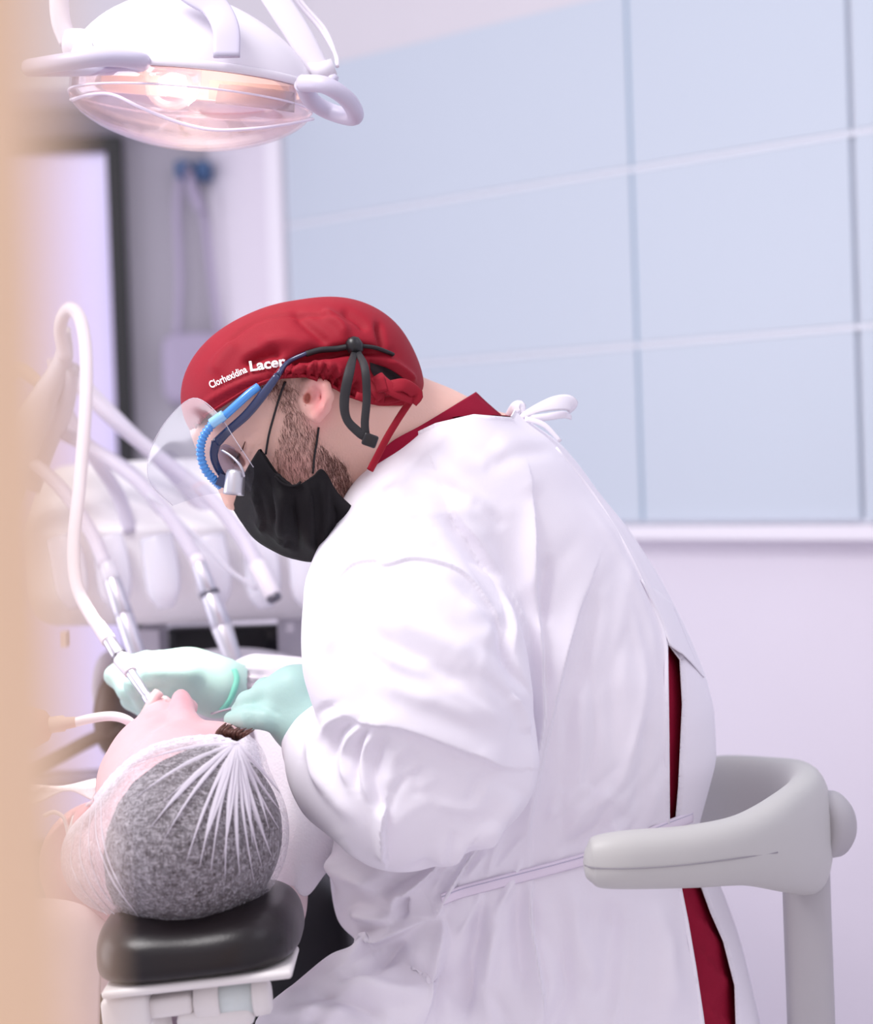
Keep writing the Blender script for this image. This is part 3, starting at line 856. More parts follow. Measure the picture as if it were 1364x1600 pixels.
# ------------------------------------------------------------------ dental chair
ch = thing('dental_chair', 'dental chair with black padded headrest under the patient in the hair net', 'dental chair', (P(300, 1600, 2.3)[0], 2.5, 0))
HY = 1.93
def smin_max(a, b, k): return -smin(-a, -b, k)
g = Grid(P(120, 1580, HY) - [0, .16, 0], P(490, 1390, HY) + [0, .14, .01], .004)
c = P(305, 1500, 1.86); c[1] = HY; ax, az, ay = M(163, 1.86), M(84, 1.86), .115
a_ = math.radians(-3.0)
X, Z = (g.x - c[0]) * math.cos(a_) - (g.z - c[2]) * math.sin(a_), (g.x - c[0]) * math.sin(a_) + (g.z - c[2]) * math.cos(a_)
dip = 0.005 * np.exp(-(X / (ax * .55)) ** 2)
f = ((np.abs(X) / ax) ** 4.2 + (np.abs(Z + dip * (Z > -.2) * np.clip((Z + az) / az, 0, 1)) / az) ** 3.0 + (np.abs(g.y - c[1]) / ay) ** 3) ** (1 / 3.2) - 1
f = (f * az).astype(np.float32)
pa_, pb_ = P(158, 1551, 1.82), P(456, 1517, 1.82)
f = smin_max(f, ((pa_[2] + (g.x - pa_[0]) * (pb_[2] - pa_[2]) / (pb_[0] - pa_[0])) - g.z) + 0 * f, .012)
V, F = nets(f.astype(np.float32), g)
F = F[V[F].mean(1)[:, 2] > -9]
obj('headrest', V, F, 'leather_black', ch)
def bar(px0, py0, px1, py1, Y, hh, hd):
    a, b = P(px0, py0, Y - hd), P(px1, py1, Y - hd); a[1] += hd; b[1] += hd; d = (b - a) / 2; n = np.array([-d[2], 0, d[0]]); n /= np.linalg.norm(n)
    return obox((a + b) / 2, d, np.array([0, hd, 0]), n * hh)
pl = bevel(obj('headrest_plate', *bar(158, 1557, 456, 1523, HY - .06, .0042, .05), 'chair_white', ch, False), .004)
bevel(obj('hinge_block', *bar(158, 1592, 232, 1584, HY - .07, .016, .03), 'chair_white', ch, False), .006)
bevel(obj('hinge_arm', *bar(228, 1580, 300, 1571, HY - .07, .009, .02), 'chair_white', ch, False), .005)
obj('hinge_pin', *lathe(P(296, 1572, HY - .07), P(316, 1569, HY - .07), [(0, .004), (.4, .005), (.5, .003), (1, .004)]), 'steel_dark', ch)
kn = obj('lock_knob', *lathe(P(304, 1569, HY - .075), P(345, 1564, HY - .075), [(0, .012), (.1, .017), (.9, .0175), (1, .0165)], 32), 'chair_white', ch)
obj('knob_band', *lathe(P(344, 1564, HY - .075), P(397, 1558, HY - .075), [(0, .0155), (.5, .0150), (1, .0155)], 32), 'label_pale', ch)
obj('lock_knob', *lathe(P(396, 1558, HY - .075), P(424, 1555, HY - .075), [(0, .0165), (.1, .0175), (.85, .0165), (1, .012)], 32), 'chair_white', ch)
bevel(obj('hinge_block', *bar(275, 1602, 396, 1590, HY - .06, .010, .03), 'chair_white', ch, False), .008)
obj('hinge_post', *lathe(P(256, 1640, HY - .05), P(250, 1570, HY - .05), [(0, .011), (1, .009)]), 'chair_white', ch)
obj('headrest_bar', *bar(230, 1680, 330, 1670, HY + .02, .03, .05), 'steel', ch, False)
g = Grid((-.42, 2.18, .50), (.06, 2.42, .92), .008)
c = P(300, 1560, 2.3)
f = ((np.abs(g.x - c[0]) / .185) ** 4 + (np.abs(g.z - c[2]) / .155) ** 4 + (np.abs(g.y - c[1]) / .075) ** 3) ** .27 - 1
obj('backrest', *nets((f * .07).astype(np.float32), g), 'leather_navy', ch)
obj('seat', *nets((((np.abs(g.x - c[0]) / .2) ** 4 + ((g.z - .6) / .06) ** 4 + (np.abs(g.y - 2.9) / .5) ** 4) ** .25 - 1).astype(np.float32) * .06, g) if False else box((c[0] - .25, 2.5, .45), (c[0] + .25, 3.6, .62)), 'leather_navy', ch, False)
obj('pedestal', *box((c[0] - .15, 2.5, 0), (c[0] + .15, 3.0, .45)), 'chair_white', ch, False)
cs = patch([[(20, 1408, 2.12), (80, 1405, 2.10), (130, 1415, 2.08), (172, 1448, 2.08)], [(20, 1450, 2.10), (80, 1445, 2.08), (130, 1450, 2.07), (165, 1472, 2.07)], [(20, 1530, 2.10), (80, 1520, 2.08), (120, 1520, 2.07), (158, 1525, 2.07)], [(20, 1680, 2.10), (80, 1680, 2.08), (120, 1680, 2.07), (154, 1680, 2.07)]])
solid(obj('paper_cover', *cs, 'blouse', ch), .002)
# leg rest far behind, and chair arms
g = Grid(P(120, 1200, 3.0) - [0, .15, 0], P(240, 1010, 3.0) + [0, .15, 0], .006)
lg = thing('foot_cushion', 'dark brown rounded cushion blurred beyond the white suction tube', 'cushion', P(182, 1180, 3.0))
obj('pad', *nets(ellipsoid(g, (184, 1100, 3.0), (34, 82, .12), 6), g), 'leather_brown', lg)
obj('rim', *sweep(pp([(186, 1018, 2.93), (164, 1034, 2.92), (153, 1070, 2.92), (150, 1110, 2.92)]), [.006, .012, .010, .004]), 'chair_grey', lg)
ar = obj('chair_arm', *sweep(pp([(30, 1212, 2.9), (90, 1182, 2.9), (150, 1152, 2.9), (205, 1138, 2.9)]), .010), 'leather_brown', None)
tag(ar, 'slim brown chair arm slanting below the suction tube', 'chair arm')
rl = bevel(obj('side_rail', *box(P(30, 1232, 2.9), P(165, 1200, 2.95)), mat('rail_blue', (150, 146, 182), .4), None, False), .006)
tag(rl, 'lilac blue rail low behind the paper bib', 'rail')

# ------------------------------------------------------------------ patient
SEAM = [(96, 1300), (116, 1275), (148, 1243), (172, 1212), (202, 1184), (240, 1162), (290, 1150), (338, 1147), (370, 1159)]
g = Grid(P(70, 1500, 2.3) - [0, .55, 0], P(500, 1050, 2.3) + [0, .12, .02], .0034)
f = ellipsoid(g, (292, 1302, 1.95), (144, 142, .115))
f = smin(f, ellipsoid(g, (262, 1216, 2.03), (110, 92, .095), -8), .03)
f = smin(f, ellipsoid(g, (345, 1152, 2.05), (36, 22, .03)), .02)
f = smin(f, ellipsoid(g, (230, 1152, 2.08), (50, 34, .06), -36), .02)
f = smin(f, ellipsoid(g, (246, 1122, 2.14), (24, 36, .05), 20), .015)
f = smin(f, chain(g, [(290, 1130, 2.04, 21), (285, 1106, 2.075, 17), (283, 1091, 2.09, 15)], .008), .010)
f = smin(f, chain(g, [(300, 1108, 2.09, 9), (299, 1103, 2.10, 11)], .004), .008)
f = smin(f, chain(g, [(257, 1112, 2.09, 12), (256, 1108, 2.10, 12)], .004), .010)
f = np.maximum(f, -chain(g, [(345, 1136, 1.985, 6), (366, 1140, 1.99, 6)], .004))
f = smin(f, chain(g, [(215, 1330, 2.06, 88), (160, 1350, 2.22, 92), (170, 1400, 2.4, 100)], .02), .03)
f = smin(f, ellipsoid(g, (130, 1278, 1.985), (15, 25, .018), 25), .006)
f = np.maximum(f, -ellipsoid(g, (130, 1280, 1.962), (7, 13, .010), 25))
V, F = nets(f, g); V, F = largest(V, F); V = relax(V, F, 2)
V = folds(V, F, [([(180, 1196), (205, 1166), (230, 1143), (256, 1127), (284, 1118)], 6, -5, 'r'), ([(196, 1190), (220, 1166), (250, 1145), (290, 1132)], 10, 2.5, 'r'), ([(228, 1124), (240, 1116), (250, 1112)], 4, -2, 'r'), ([(266, 1112), (262, 1102), (266, 1092)], 3, -2, 'r'), ([(303, 1116), (299, 1106), (296, 1098)], 3, -1.5, 'r'), ([(283, 1112), (283, 1096), (281, 1084)], 5, 1.5, 'r'), ([(150, 1262), (175, 1225), (205, 1190)], 12, -2, 'r')])
pat = obj('person', V, F, 'skin_pink', None, base=P(285, 1440, 2.1))
tag(pat, 'patient lying face up in a white hair net with head on the black headrest', 'person')
px, py, dz = proj(V)
attr(pat, 'beard', np.zeros(len(V)))
attr(pat, 'flush', np.clip(.45 * np.exp(-(((px - 285) / 26) ** 2 + ((py - 1092) / 26) ** 2)) + .5 * np.exp(-(((px - 132) / 25) ** 2 + ((py - 1275) / 30) ** 2)), 0, 1))
# lips
obj('lips', *sweep(pp([(224, 1124, 2.12), (234, 1106, 2.12), (243, 1088, 2.125), (248, 1082, 2.13)]), [.004, .009, .007, .003], .006), mat('lip_pink', (240, 196, 196), .35), pat)
# hair
g = Grid(P(100, 1480, 1.95) - [0, .15, 0], P(480, 1130, 1.95) + [0, .15, .01], .0034)
f = ellipsoid(g, (293, 1303, 1.948), (148, 146, .1185))
V, F = nets(f, g)
HL = [(60, 1000), (60, 1470), (186, 1430), (166, 1385), (161, 1340), (168, 1296), (184, 1256), (208, 1222), (250, 1190), (300, 1168), (345, 1158), (380, 1150), (470, 1120), (470, 1000)]
V, F = cut(V, F, HL, 6, False)
obj('hair', V, F, 'hair_dark', pat)
for i in range(26):
    t = i / 25
    a, b = (338 + 46 * t, 1160 + 2 * math.sin(i)), (352 + 42 * t + rng.normal(0, 4), 1132 + 12 * t + rng.normal(0, 3))
    q = pp([(a[0], a[1], 1.99), ((a[0] + b[0]) / 2 - 5, (a[1] + b[1]) / 2 - 3, 1.975), (b[0], b[1], 1.985)])
    if i == 0: parts = []
    parts.append(sweep(q, [.0022, .002, .0006], segs=5, n=4))
tag(obj('hair_lock', *merge(*parts), 'hair_brown', pat), kind='stuff')
# hair net
g = Grid(P(70, 1490, 1.95) - [0, .16, 0], P(490, 1120, 1.95) + [0, .16, .01], .003)
f = ellipsoid(g, (296, 1303, 1.945), (156, 151, .124))
f = smin(f, ellipsoid(g, (168, 1345, 1.97), (66, 78, .075), -32), .03)
f = smin(f, ellipsoid(g, (368, 1180, 1.93), (34, 26, .03)), .04)
V, F = nets(f, g); V = relax(V, F, 3)
wr = []
for i in range(26):
    x, y = rng.uniform(105, 205), rng.uniform(1260, 1430)
    L = rng.uniform(30, 80); a = math.radians(rng.uniform(50, 90))
    wr.append(([(x, y), (x + L * .5 * math.cos(a) - 6, y + L * .5 * math.sin(a)), (x + L * math.cos(a), y + L * math.sin(a))], rng.uniform(4, 8), rng.uniform(-2.5, 2.5), 'r'))
GATH = (370, 1161)
ends = [(216, 1250), (236, 1278), (258, 1300), (292, 1330), (312, 1345), (330, 1352), (352, 1370), (375, 1352), (398, 1362), (410, 1340), (425, 1322), (436, 1298), (444, 1270)]
for e in ends:
    wr.append(([GATH, ((GATH[0] + e[0]) / 2, (GATH[1] + e[1]) / 2 - 5), e], 5, 2.2, 'r'))
V = folds(V, F, wr)
netV, netF = V, F
CUTP = [(20, 1000), (20, 1310)] + SEAM + [(402, 1140), (500, 1080), (500, 1000)]
V, F = cut(V, F, CUTP, 5, False)
nt_ = obj('hair_net', V, F, 'net_fabric', pat)
px, py, dz = proj(V)
ed, _ = poly_dist(px, py, SEAM)
rr = np.hypot(px - GATH[0], py - GATH[1])
bun = np.exp(-np.maximum(0, px - 165) / 45) * .20 * (py > 1200)
lay = .03 + .55 * np.exp(-(ed / 13) ** 2) + .10 * np.exp(-np.abs(ed) / 45) + .6 * np.exp(-(rr / 20) ** 2) + bun + .22 * np.exp(-(np.minimum(np.abs(px - 452), 60) / 10) ** 2)
attr(nt_, 'layers', np.clip(lay, 0, .9))
tr = bvh(netV, netF)
# white pleat strips gathered at the crown tie
for i, e in enumerate(ends):
    for s in (0, 1):
        if s and i % 2: continue
        e2 = (e[0] + (rng.normal(0, 5) if s else 0), e[1] + (rng.uniform(-70, -20) if s else rng.uniform(-8, 18)))
        pts, w = [], []
        for t in np.linspace(0.02, 1, 10):
            x = GATH[0] + (e2[0] - GATH[0]) * t + (s * 9 - 4) * math.sin(t * 3); y = GATH[1] + (e2[1] - GATH[1]) * t - 8 * math.sin(math.pi * t) * (1 if e[0] < 370 else -.2)
            pts.append(on(tr, x, y, .0012, 1.86))
            w.append((.0010 + (.0030 if i % 3 == 1 and not s else .0015) * math.sin(math.pi * min(1, t * 1.1)) ** .7) * (1 - .75 * t) * rng.uniform(.8, 1.3))
        obj('pleat', *sweep(pts, w, .0007, up=(0, -1, .3), segs=6, n=2), 'net_pleat', nt_)
for pts in ([(150, 1250), (152, 1310), (176, 1375), (216, 1432)], [(158, 1248), (160, 1300), (172, 1350), (196, 1400)], [(130, 1282), (126, 1340), (150, 1395), (190, 1440)], [(116, 1310), (112, 1350), (132, 1392), (168, 1430)], [(142, 1262), (140, 1330), (160, 1390), (205, 1444)]):
    q = cr(np.array(pts, float), 5); n_ = len(q)
    obj('pleat', *sweep([on(tr, x, y, .001, 1.9) for x, y in q], [.0003 + .0008 * math.sin(math.pi * i / (n_ - 1)) * rng.uniform(.6, 1.2) for i in range(n_)], .0006, up=(0, -1, .3), segs=6, n=2), 'net_pleat', nt_)
bnd = [on(tr, x, y + 4 + 1.5 * math.sin(i * 1.9), .001, 1.98) for i, (x, y) in enumerate(cr(np.array(SEAM[1:], float), 9))]
obj('elastic_band', *sweep(bnd, [.0020 + .0011 * (i % 2) for i in range(len(bnd))], .0016, segs=7, n=2), 'net_pleat', nt_)
# blouse, bib, chain
g = Grid((-.46, 2.10, .62), (.0, 3.0, .98), .009)
c = P(240, 1425, 2.5)
f = ((np.abs(g.x - c[0]) / .185) ** 2.6 + (np.abs(g.z - c[2]) / .105) ** 2.4 + (np.abs(g.y - 2.6) / .38) ** 3) ** .4 - 1
obj('blouse', *nets((f * .1).astype(np.float32), g), 'blouse', pat)
sl = patch([[(400, 1392, 2.11), (440, 1384, 2.11), (480, 1392, 2.13)], [(404, 1430, 2.09), (440, 1420, 2.09), (476, 1428, 2.11)], [(410, 1480, 2.09), (440, 1472, 2.09), (462, 1474, 2.11)]])
solid(obj('collar_wing', *sl, 'blouse', pat), .002)
bib = patch([[(395, 1130, 2.24), (440, 1140, 2.20), (480, 1160, 2.2), (530, 1180, 2.2)], [(415, 1220, 2.2), (450, 1230, 2.16), (490, 1240, 2.16), (540, 1245, 2.17)], [(420, 1310, 2.17), (455, 1315, 2.13), (495, 1318, 2.13), (535, 1320, 2.15)], [(425, 1385, 2.17), (455, 1390, 2.12), (478, 1400, 2.12), (500, 1375, 2.13)]])
tag(solid(obj('paper_towel', *bib, 'paper_white'), .0015), 'white dimpled paper towel between the hair net and the gown', 'towel')
bib = patch([[(0, 1236, 2.2), (50, 1228, 2.2), (95, 1230, 2.19), (150, 1218, 2.17)], [(0, 1246, 2.15), (50, 1240, 2.14), (100, 1236, 2.13), (150, 1232, 2.12)], [(0, 1262, 2.11), (55, 1256, 2.10), (104, 1236, 2.10), (146, 1252, 2.10)]])
tag(solid(obj('paper_bib', *bib, 'paper_white'), .0015), 'white paper bib edge at the patient neck beside the tan jamb', 'bib')
parts = []
cp = cr(np.array([(70, 1274), (84, 1269), (98, 1276), (104, 1290), (107, 1306)], float), 7)
for x, y in cp:
    q = P(x, y, 2.04)
    parts.append(lathe(q - [0, 0, .0022], q + [0, 0, .0022], [(0, .0006), (.25, .0019), (.5, .0022), (.75, .0019), (1, .0006)], 8))
cn = obj('bib_chain', *merge(*parts), 'print_white'); cn['kind'] = 'stuff'
tag(cn, 'white beaded bib chain hanging by the ear', 'chain')
cl = bevel(obj('bib_clip', *bar(110, 1306, 119, 1276, 2.0, .004, .003), 'print_white', None, False), .0015)
tag(cl, 'small white bib clip below the ear', 'clip')
# suction tube
su = thing('saliva_ejector', 'white suction tube with beige connector curving into the mouth', 'suction tube', P(110, 1145, 2.12))
obj('tube', *sweep(pp([(112, 1130, 2.12), (140, 1123, 2.12), (172, 1119, 2.12), (196, 1124, 2.12), (214, 1138, 2.13), (226, 1152, 2.15)]), M(7.5, 2.12), segs=14), 'suction_white', su)
obj('connector', *lathe(P(76, 1133, 2.12), P(118, 1128, 2.12), [(0, .008), (.1, .0085), (.55, .0085), (.62, .0065), (1, .0055)], 20), 'beige_plastic', su)
obj('handle', *lathe(P(-60, 1150, 2.13), P(78, 1133, 2.12), [(0, .022), (.3, .026), (.8, .022), (.95, .016), (1, .009)], 24), mat('hand_pink', (226, 186, 176), .5), su)  # pink handle added as a stand-in for the assistant's hand
h0 = P(-60, 1150, 2.13)
obj('supply_hose', *sweep([h0 + [.02, 0, 0], h0 + [-.06, .01, -.01], h0 + [-.14, .05, -.12], h0 + [-.18, .15, -.40], np.array([h0[0] - .22, 2.45, .02])], .011, segs=12), 'hose_grey', su)

# ------------------------------------------------------------------ dentist: body
DYc = 2.10
g = Grid(P(270, 900, 2.1) - [0, .16, 0], P(860, 440, 2.1) + [0, .30, 0], .0032)
f = ellipsoid(g, (462, 600, DYc), (158, 112, .080), -14)
f = smin(f, ellipsoid(g, (428, 700, DYc), (128, 92, .068), 46), .04)
f = smin(f, ellipsoid(g, (478, 770, DYc), (88, 62, .056), 52), .03)
f = smin(f, ellipsoid(g, (352, 690, DYc), (54, 34, .060), 50), .02)            # brow
f = smin(f, chain(g, [(345, 735, DYc, 15), (366, 782, DYc, 17)], .01), .015)  # nose
f = np.maximum(f, -ellipsoid(g, (368, 716, DYc - .062), (20, 10, .022), 48))
f = smin(f, chain(g, [(560, 660, DYc + .005, 92), (640, 720, DYc + .03, 98), (720, 800, DYc + .06, 130)], .03), .025)
f = smin(f, chain(g, [(600, 640, DYc + .03, 70), (690, 690, DYc + .04, 68), (760, 720, DYc + .06, 80)], .03), .025)
# ear
e = ellipsoid(g, (488, 620, DYc - .080), (19, 36, .012), 14)
e = smin(e, chain(g, [(474, 600, DYc - .080, 7), (492, 595, DYc - .088, 8), (508, 603, DYc - .093, 9), (513, 620, DYc - .094, 9), (506, 638, DYc - .092, 10), (495, 651, DYc - .088, 10), (486, 650, DYc - .082, 7)], .004), .004)
e = smin(e, chain(g, [(472, 622, DYc - .082, 7), (474, 632, DYc - .082, 6)], .004), .004)
e = np.maximum(e, -ellipsoid(g, (487, 618, DYc - .094), (8, 17, .009), 16))
f = smin(f, e, .005)
f = np.maximum(f, -ellipsoid(g, (480, 622, DYc - .086), (5, 10, .016), 10))
V, F = nets(f, g); V, F = largest(V, F); V = relax(V, F, 2)
V = folds(V, F, [([(362, 722), (378, 700), (384, 672)], 5, 1.2, 'v'), ([(374, 730), (392, 712), (398, 690)], 4, .8, 'v'), ([(385, 690), (405, 668)], 4, .8, 'v')])
den = obj('person', V, F, 'skin', None, base=P(700, 1600, 2.15))
tag(den, 'dentist in white gown, red cap and black mask bending over the patient', 'person')
px, py, dz = proj(V)
def sm(x): x = np.clip(x, 0, 1); return x * x * (3 - 2 * x)
bd = inside(px, py, [(430, 590), (470, 600), (462, 630), (500, 690), (540, 725), (556, 770), (545, 830), (380, 860), (425, 720), (440, 660)]).astype(float)
d, _ = poly_dist(px, py, [(430, 590), (470, 600), (462, 630), (500, 690), (540, 725), (556, 770), (545, 830), (380, 860), (425, 720), (440, 660), (430, 590)])
bd = sm(np.where(bd > 0, .5 + np.abs(d) / 26, .5 - np.abs(d) / 26))
lowd = .35 + .5 * sm((px - 440) / 100) * sm((py - 660) / 90)
hairp = np.exp(-(((px - 425) / 34) ** 2 + ((py - 606) / 16) ** 2))
eyeb = np.exp(-((((px - 356) * .77 + (py - 672) * .64) / 14) ** 2 + (((py - 672) * .77 - (px - 356) * .64) / 6) ** 2))
attr(den, 'beard', np.clip(bd * lowd + .9 * hairp + .75 * eyeb * 0, 0, 1))
attr(den, 'flush', np.clip(.9 * np.exp(-(((px - 498) / 18) ** 2 + ((py - 625) / 42) ** 2)) + .35 * np.exp(-(((px - 455) / 45) ** 2 + ((py - 735) / 30) ** 2)), 0, 1))
headtree = bvh(V, F)
# stubble strands
parts = []
def strands(n, poly, lmin, lmax, ang, spread):
    x0, y0 = np.min(poly, 0); x1, y1 = np.max(poly, 0); k = 0
    while k < n:
        x, y = rng.uniform(x0, x1), rng.uniform(y0, y1)
        if not inside(np.array([x]), np.array([y]), poly)[0]: continue
        k += 1
        a = math.radians(rng.normal(ang, spread)); L = rng.uniform(lmin, lmax)
        p0 = on(headtree, x, y, -.0003); p1 = on(headtree, x + L * .6 * math.cos(a), y + L * .6 * math.sin(a), .0009)
        p2 = on(headtree, x + L * math.cos(a + .08), y + L * math.sin(a + .08), .0016)
        if np.linalg.norm(p2 - p0) > .03: continue
        w = _rt * .00013
        parts.append((np.array([p0 - w, p0 + w, p1 + w * .8, p1 - w * .8, p2]), [[0, 1, 2, 3], [3, 2, 4]]))
strands(1100, [(445, 640), (475, 640), (500, 690), (535, 730), (540, 780), (500, 770), (440, 760), (425, 720)], 7, 15, 75, 14)
strands(650, [(500, 690), (540, 725), (556, 770), (540, 790), (505, 770), (495, 720)], 8, 17, 68, 14)
strands(260, [(402, 600), (440, 592), (462, 606), (455, 650), (440, 640), (420, 620)], 8, 18, 60, 30)
tag(obj('beard', *merge(*parts), 'hair_brown', den, False), kind='stuff')
obj('eyelash', *sweep([on(headtree, x, y, .001) for x, y in ((366, 724), (372, 714), (378, 703), (383, 690))], [.0005, .0011, .001, .0004], segs=6), 'hair_brown', den)

# ------------------------------------------------------------------ red surgical cap
g = Grid(P(280, 720, DYc) - [0, .13, 0], P(690, 440, DYc) + [0, .13, 0], .0028)
f = ellipsoid(g, (462, 590, DYc), (170, 118, .093), -12)
f = smin(f, ellipsoid(g, (380, 618, DYc), (92, 78, .084), -40), .03)
f = smin(f, ellipsoid(g, (560, 560, DYc), (92, 70, .080), 38), .03)
f = smin(f, ellipsoid(g, (604, 592, DYc + .01), (62, 44, .066), 38), .02)
f = smin(f, ellipsoid(g, (490, 575, DYc - .05), (80, 24, .046), 6), .015)
V, F = nets(f, g); V = relax(V, F, 2)
CE = [(300, 672), (322, 652), (360, 628), (398, 606), (440, 592), (478, 590), (512, 602), (548, 622), (590, 634), (628, 634), (664, 618)]
fl = [([(330, 560), (400, 502), (480, 492), (560, 505)], 3, -.9, 'r'), ([(446, 550), (415, 553), (392, 562), (378, 574)], 7, -4.0, 'r'), ([(330, 590), (345, 560), (372, 530)], 12, 1.5, 'r'), ([(305, 640), (340, 618), (380, 598), (425, 584)], 5, 1.2, 'r'), ([(400, 545), (450, 535), (500, 545)], 14, 3.0, 'r'),
      ([(520, 545), (470, 500), (460, 480)], 8, -1.8, 'r'), ([(545, 530), (530, 505), (500, 485)], 8, 2.2, 'r'), ([(575, 520), (560, 500), (530, 482)], 7, -2.2, 'r'),
      ([(432, 575), (480, 558), (545, 546), (612, 552)], 8, -5.5, 'r'),
      ([(590, 500), (596, 530), (600, 548)], 5, -3.0, 'r'), ([(600, 560), (630, 580), (650, 600)], 6, 2.5, 'r'), ([(560, 560), (600, 575), (640, 612)], 6, -2.5, 'r'),
      ([(420, 585), (500, 570), (560, 590)], 10, 3.0, 'r'), ([(560, 600), (590, 612), (630, 620)], 6, -2, 'r')]
for i in range(22):
    x = 425 + i * 6.2 + rng.uniform(-1.5, 1.5); y0 = np.interp(x, [q[0] for q in CE], [q[1] for q in CE])
    fl.append(([(x, y0 + 2), (x + 4 + rng.uniform(-3, 3), y0 - 14), (x + 12 + rng.uniform(-4, 6), y0 - 30)], 2.6, rng.uniform(1.2, 2.6) * (1 if i % 2 else -1), 'r'))
V = folds(V, F, fl, 2.7)
capV, capF = V, F
V, F = cut(V, F, [(260, 690)] + CE + [(720, 600), (720, 800), (260, 800)], 4.5, False)
cap = obj('surgical_cap', V, F, 'cap_red', den)
solid(cap, .002)
ct = bvh(capV, capF)
eb = [on(ct, x, y - 3, .0004, 2.03) for x, y in cr(np.array(CE[1:-1], float), 5)]
obj('cap_hem', *sweep(eb, .0022, .0016, segs=8, n=2), 'cap_red', cap)
# opening at the back with a bow
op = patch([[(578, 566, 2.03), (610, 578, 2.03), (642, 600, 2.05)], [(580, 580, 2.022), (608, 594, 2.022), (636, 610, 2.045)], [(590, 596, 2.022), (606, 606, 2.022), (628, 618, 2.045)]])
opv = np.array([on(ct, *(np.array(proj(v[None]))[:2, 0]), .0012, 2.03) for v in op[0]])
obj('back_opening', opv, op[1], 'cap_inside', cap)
obj('cap_tie', *sweep(pp([(640, 628, 2.005), (622, 655, 2.0), (604, 685, 1.998), (590, 712, 2.0), (578, 735, 2.005)]), .0035, .0012, up=(0, -1, 0), segs=8), 'cap_red', cap)
obj('cap_tie', *sweep(pp([(556, 618, 2.0), (585, 626, 1.998), (612, 624, 2.0), (640, 615, 2.01)]), .0040, .0012, up=(0, -1, 0), segs=8), 'cap_red', cap)
for pts, w in (([(588, 588, 1.998), (600, 600, 1.99), (620, 612, 1.99), (645, 622, 2.0)], .007), ([(580, 594, 2.0), (590, 612, 1.99), (596, 622, 1.995), (588, 622, 2.0)], .006), ([(612, 604, 1.99), (632, 602, 1.992), (650, 616, 2.0), (642, 628, 2.0)], .007), ([(592, 590, 1.99), (598, 612, 1.985)], .0055)):
    obj('bow_loop', *sweep(pp(pts), w, .0018, up=(0, -1, .4), segs=10), 'cap_red', cap)

# printed lettering on the cap
def lettering(txt, p0, p1, size, bold, name):
    cu = bpy.data.curves.new('t', 'FONT'); cu.body = txt; cu.size = 1.0; cu.offset = bold; cu.resolution_u = 3
    o = bpy.data.objects.new('t', cu); COL.objects.link(o)
    me = o.evaluated_get(bpy.context.evaluated_depsgraph_get()).to_mesh()
    V = np.array([v.co[:] for v in me.vertices]); F = [list(p.vertices) for p in me.polygons]
    bpy.data.objects.remove(o)
    W = V[:, 0].max()
    d = np.array(p1, float) - p0; L = np.hypot(*d); d /= L; n = np.array([d[1], -d[0]])
    out = []
    for x, y, _ in V:
        q = np.array(p0) + d * (x / W * L) + n * y * size
        out.append(on(ct, q[0], q[1], .0024, 2.0))
    return obj(name, out, F, 'print_white', cap, False)
bpy.context.view_layer.update()
lettering('Clorhexidina', (329, 607), (387, 581), 16, .02, 'printed_word')
lettering('Lacer', (390, 580), (447, 571), 22, .03, 'printed_word')

# ------------------------------------------------------------------ black mask
mk = patch([[(366, 793, 2.10), (382, 745, 2.03), (405, 704, 2.012), (410, 706, 2.008)],
            [(380, 815, 2.09), (402, 775, 2.018), (428, 740, 2.002), (434, 744, 2.000)],
            [(402, 842, 2.085), (428, 810, 2.012), (456, 770, 1.998), (462, 758, 1.998)],
            [(440, 864, 2.08), (462, 830, 2.015), (480, 780, 2.000), (488, 744, 2.002)],
            [(475, 874, 2.08), (500, 840, 2.02), (505, 770, 2.006), (503, 734, 2.006)],
            [(500, 874, 2.08), (522, 850, 2.03), (530, 800, 2.014), (524, 768, 2.014)],
            [(535, 870, 2.09), (550, 850, 2.05), (556, 810, 2.030), (548, 792, 2.026)]], 10, 10)
V = mk[0]; F = np.array(mk[1])
n_ = normals(V, F)
if ((V - CAM) * n_).sum() > 0: F = F[:, ::-1]
V = folds(V, F, [([(392, 800), (430, 830), (470, 862)], 5, 2, 's'), ([(440, 760), (447, 800), (448, 855)], 6, 2.5, 's'), ([(458, 770), (462, 810), (468, 865)], 6, -2.5, 'r'), ([(482, 760), (486, 810), (492, 868)], 7, 2.5, 's'), ([(505, 745), (508, 800), (506, 860)], 5, 2, 'r'), ([(400, 760), (412, 800), (418, 840)], 6, 2.5, 's'), ([(425, 750), (438, 800), (440, 850)], 5, 2, 'r'), ([(415, 735), (430, 780), (432, 830)], 6, -2, 'r'), ([(518, 780), (528, 810), (524, 850)], 6, -2, 'r')], 2.2)
ms = solid(obj('face_mask', V, F, 'mask_black', den), .0022, 1)
obj('mask_edge', *sweep(pp([(430, 744, 1.996), (440, 754, 1.994), (452, 759, 1.993), (463, 758, 1.993), (470, 753, 1.994)]), .0018, .0012), 'mask_black', ms)
obj('ear_loop', *sweep([on(headtree, x, y, .0016) for x, y in ((415, 710), (420, 680), (428, 650), (437, 620), (446, 596))], .0011, segs=8), 'cord_black', ms)
obj('ear_loop', *sweep([on(headtree, x, y, .0016) for x, y in ((489, 740), (491, 715), (495, 690), (498, 668))], .0011, segs=8), 'cord_black', ms)

